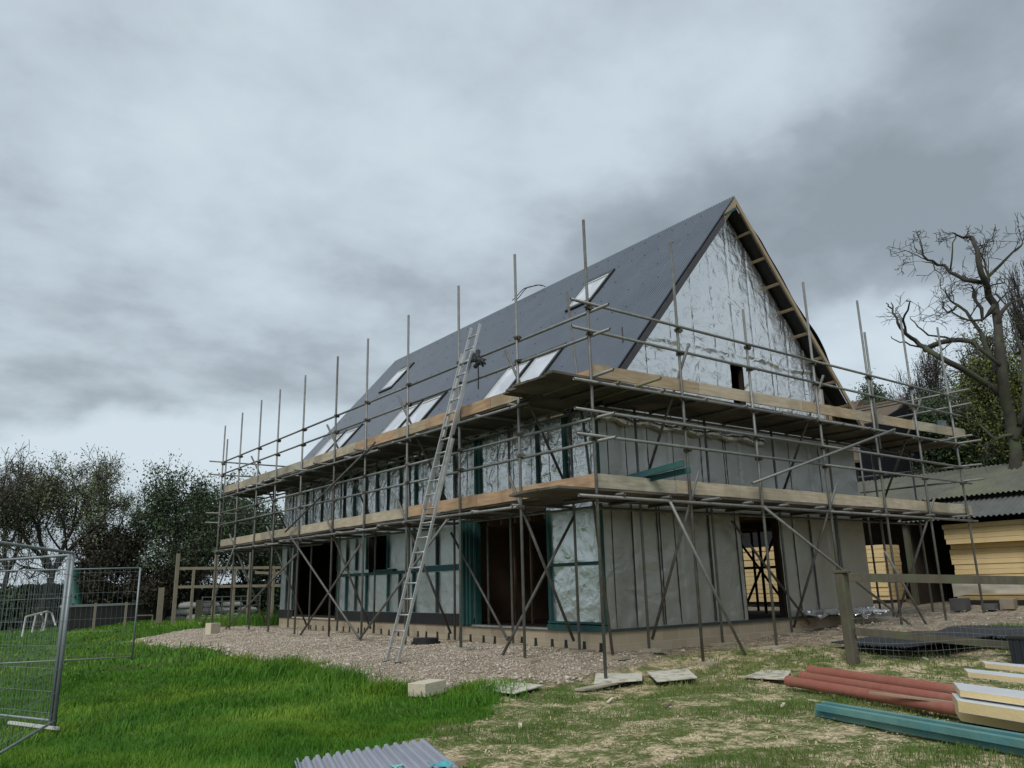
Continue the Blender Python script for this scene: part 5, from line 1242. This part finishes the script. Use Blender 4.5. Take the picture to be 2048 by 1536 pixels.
# pale straw and wood chips
n = 90000; x, y, r = wedge(n, 5.5, 20, rng); bm2 = bare_m(x, y); p = fbm(x*1.25, y*1.25, 4)
ok = (bm2 > .5) & (gravel_m(x, y) < .5) & (p+rng.normal(size=n)*.05 < .53) & ~HOUSE(x, y); x, y = x[ok], y[ok]; n = len(x)
z = gz(x, y)+.012; a = rng.random(n)*np.pi; l_ = rng.uniform(.006, .022, n)*np.where(rng.random(n)<.03, 2.2, 1); w = rng.uniform(.002, .006, n); tl = rng.normal(size=n)*.25
dx = np.stack([np.cos(a), np.sin(a), tl], -1)*l_[:, None]; dy = np.stack([-np.sin(a), np.cos(a), a*0], -1)*w[:, None]; C = np.stack([x, y, z], -1)
V = np.stack([C-dx-dy, C+dx-dy, C+dx+dy, C-dx+dy], 1).reshape(-1, 3)
tag(npmesh('straw_litter', V, np.arange(4*n).reshape(n, 4), mat('straw', (.62, .52, .34), (.40, .32, .19), 2.5, .9, contrast=.15), None), 'pale straw and wood chips over the worn ground', kind='stuff')
# stones on the gravel apron
def stones(n, xr, yr, s0, s1, m_, nm, lab, fn, seed):
    rng = np.random.default_rng(seed); x = rng.uniform(*xr, n); y = rng.uniform(*yr, n); ok = fn(x, y, rng); x, y = x[ok], y[ok]; n = len(x)
    s_ = rng.uniform(s0, s1, n)*np.where(rng.random(n) < .06, 1.9, 1.0); z = gz(x, y)+.035+gravel_m(x, y)*.02+s_*.1
    base = np.array([[1, 0, 0], [-1, 0, 0], [0, 1, 0], [0, -1, 0], [0, 0, 1], [0, 0, -1.]])
    P = base[None]*rng.uniform(.45, 1.1, (n, 6, 1)); 
    A_ = rng.normal(size=(n, 3, 3)); Qm, _ = np.linalg.qr(A_); P = np.einsum('nij,nkj->nki', Qm, P)*s_[:, None, None]; P[..., 2] *= .7
    P = P+np.stack([x, y, z], -1)[:, None]; f = np.array([[0, 2, 4], [2, 1, 4], [1, 3, 4], [3, 0, 4], [2, 0, 5], [1, 2, 5], [3, 1, 5], [0, 3, 5]])
    Fq = (np.arange(n)[:, None, None]*6+f[None]).reshape(-1, 3); o = npmesh(nm, P.reshape(-1, 3), Fq, m_, None, n=3); tag(o, lab, kind='stuff')
GRV = mat('limestone rubble', (.50, .435, .35), (.32, .265, .21), 14, .95, c3=(.60, .55, .46), s3=9)
stones(60000, (-3.5, 2.4), (-.5, 21), .009, .026, GRV, 'rubble_stones', 'crushed stone of the gravel apron', lambda x, y, r: (gravel_m(x, y) > .35+.3*r.random(len(x))) & ~HOUSE(x, y) & ((x < 1.4) | (y < 1.4)), 1)
stones(9000, (-3.4, 0), (0, 18), .025, .05, GRV, 'rubble_lumps', 'larger limestone lumps along the edge of the gravel', lambda x, y, r: (np.abs(sdpoly(x, y, AP)-.15) < .28) & (r.random(len(x)) < .55), 2)
stones(9000, (-6, 9), (-6, 1), .006, .017, mat('earth clod', (.30, .25, .17), (.20, .165, .11), 14, .95), 'clods', 'small stones and clods on the worn ground', lambda x, y, r: (bare_m(x, y) > .5) & (gravel_m(x, y) < .5) & (fbm(x*1.6, y*1.6, 3) < .52), 4)
stones(2600, (1.5, 15), (-1.5, 1.5), .010, .026, GRV, 'yard_stones', 'stones scattered on the earth by the gable footing', lambda x, y, r: (yard_m(x, y) > .5) & (r.random(len(x)) < .5), 3)
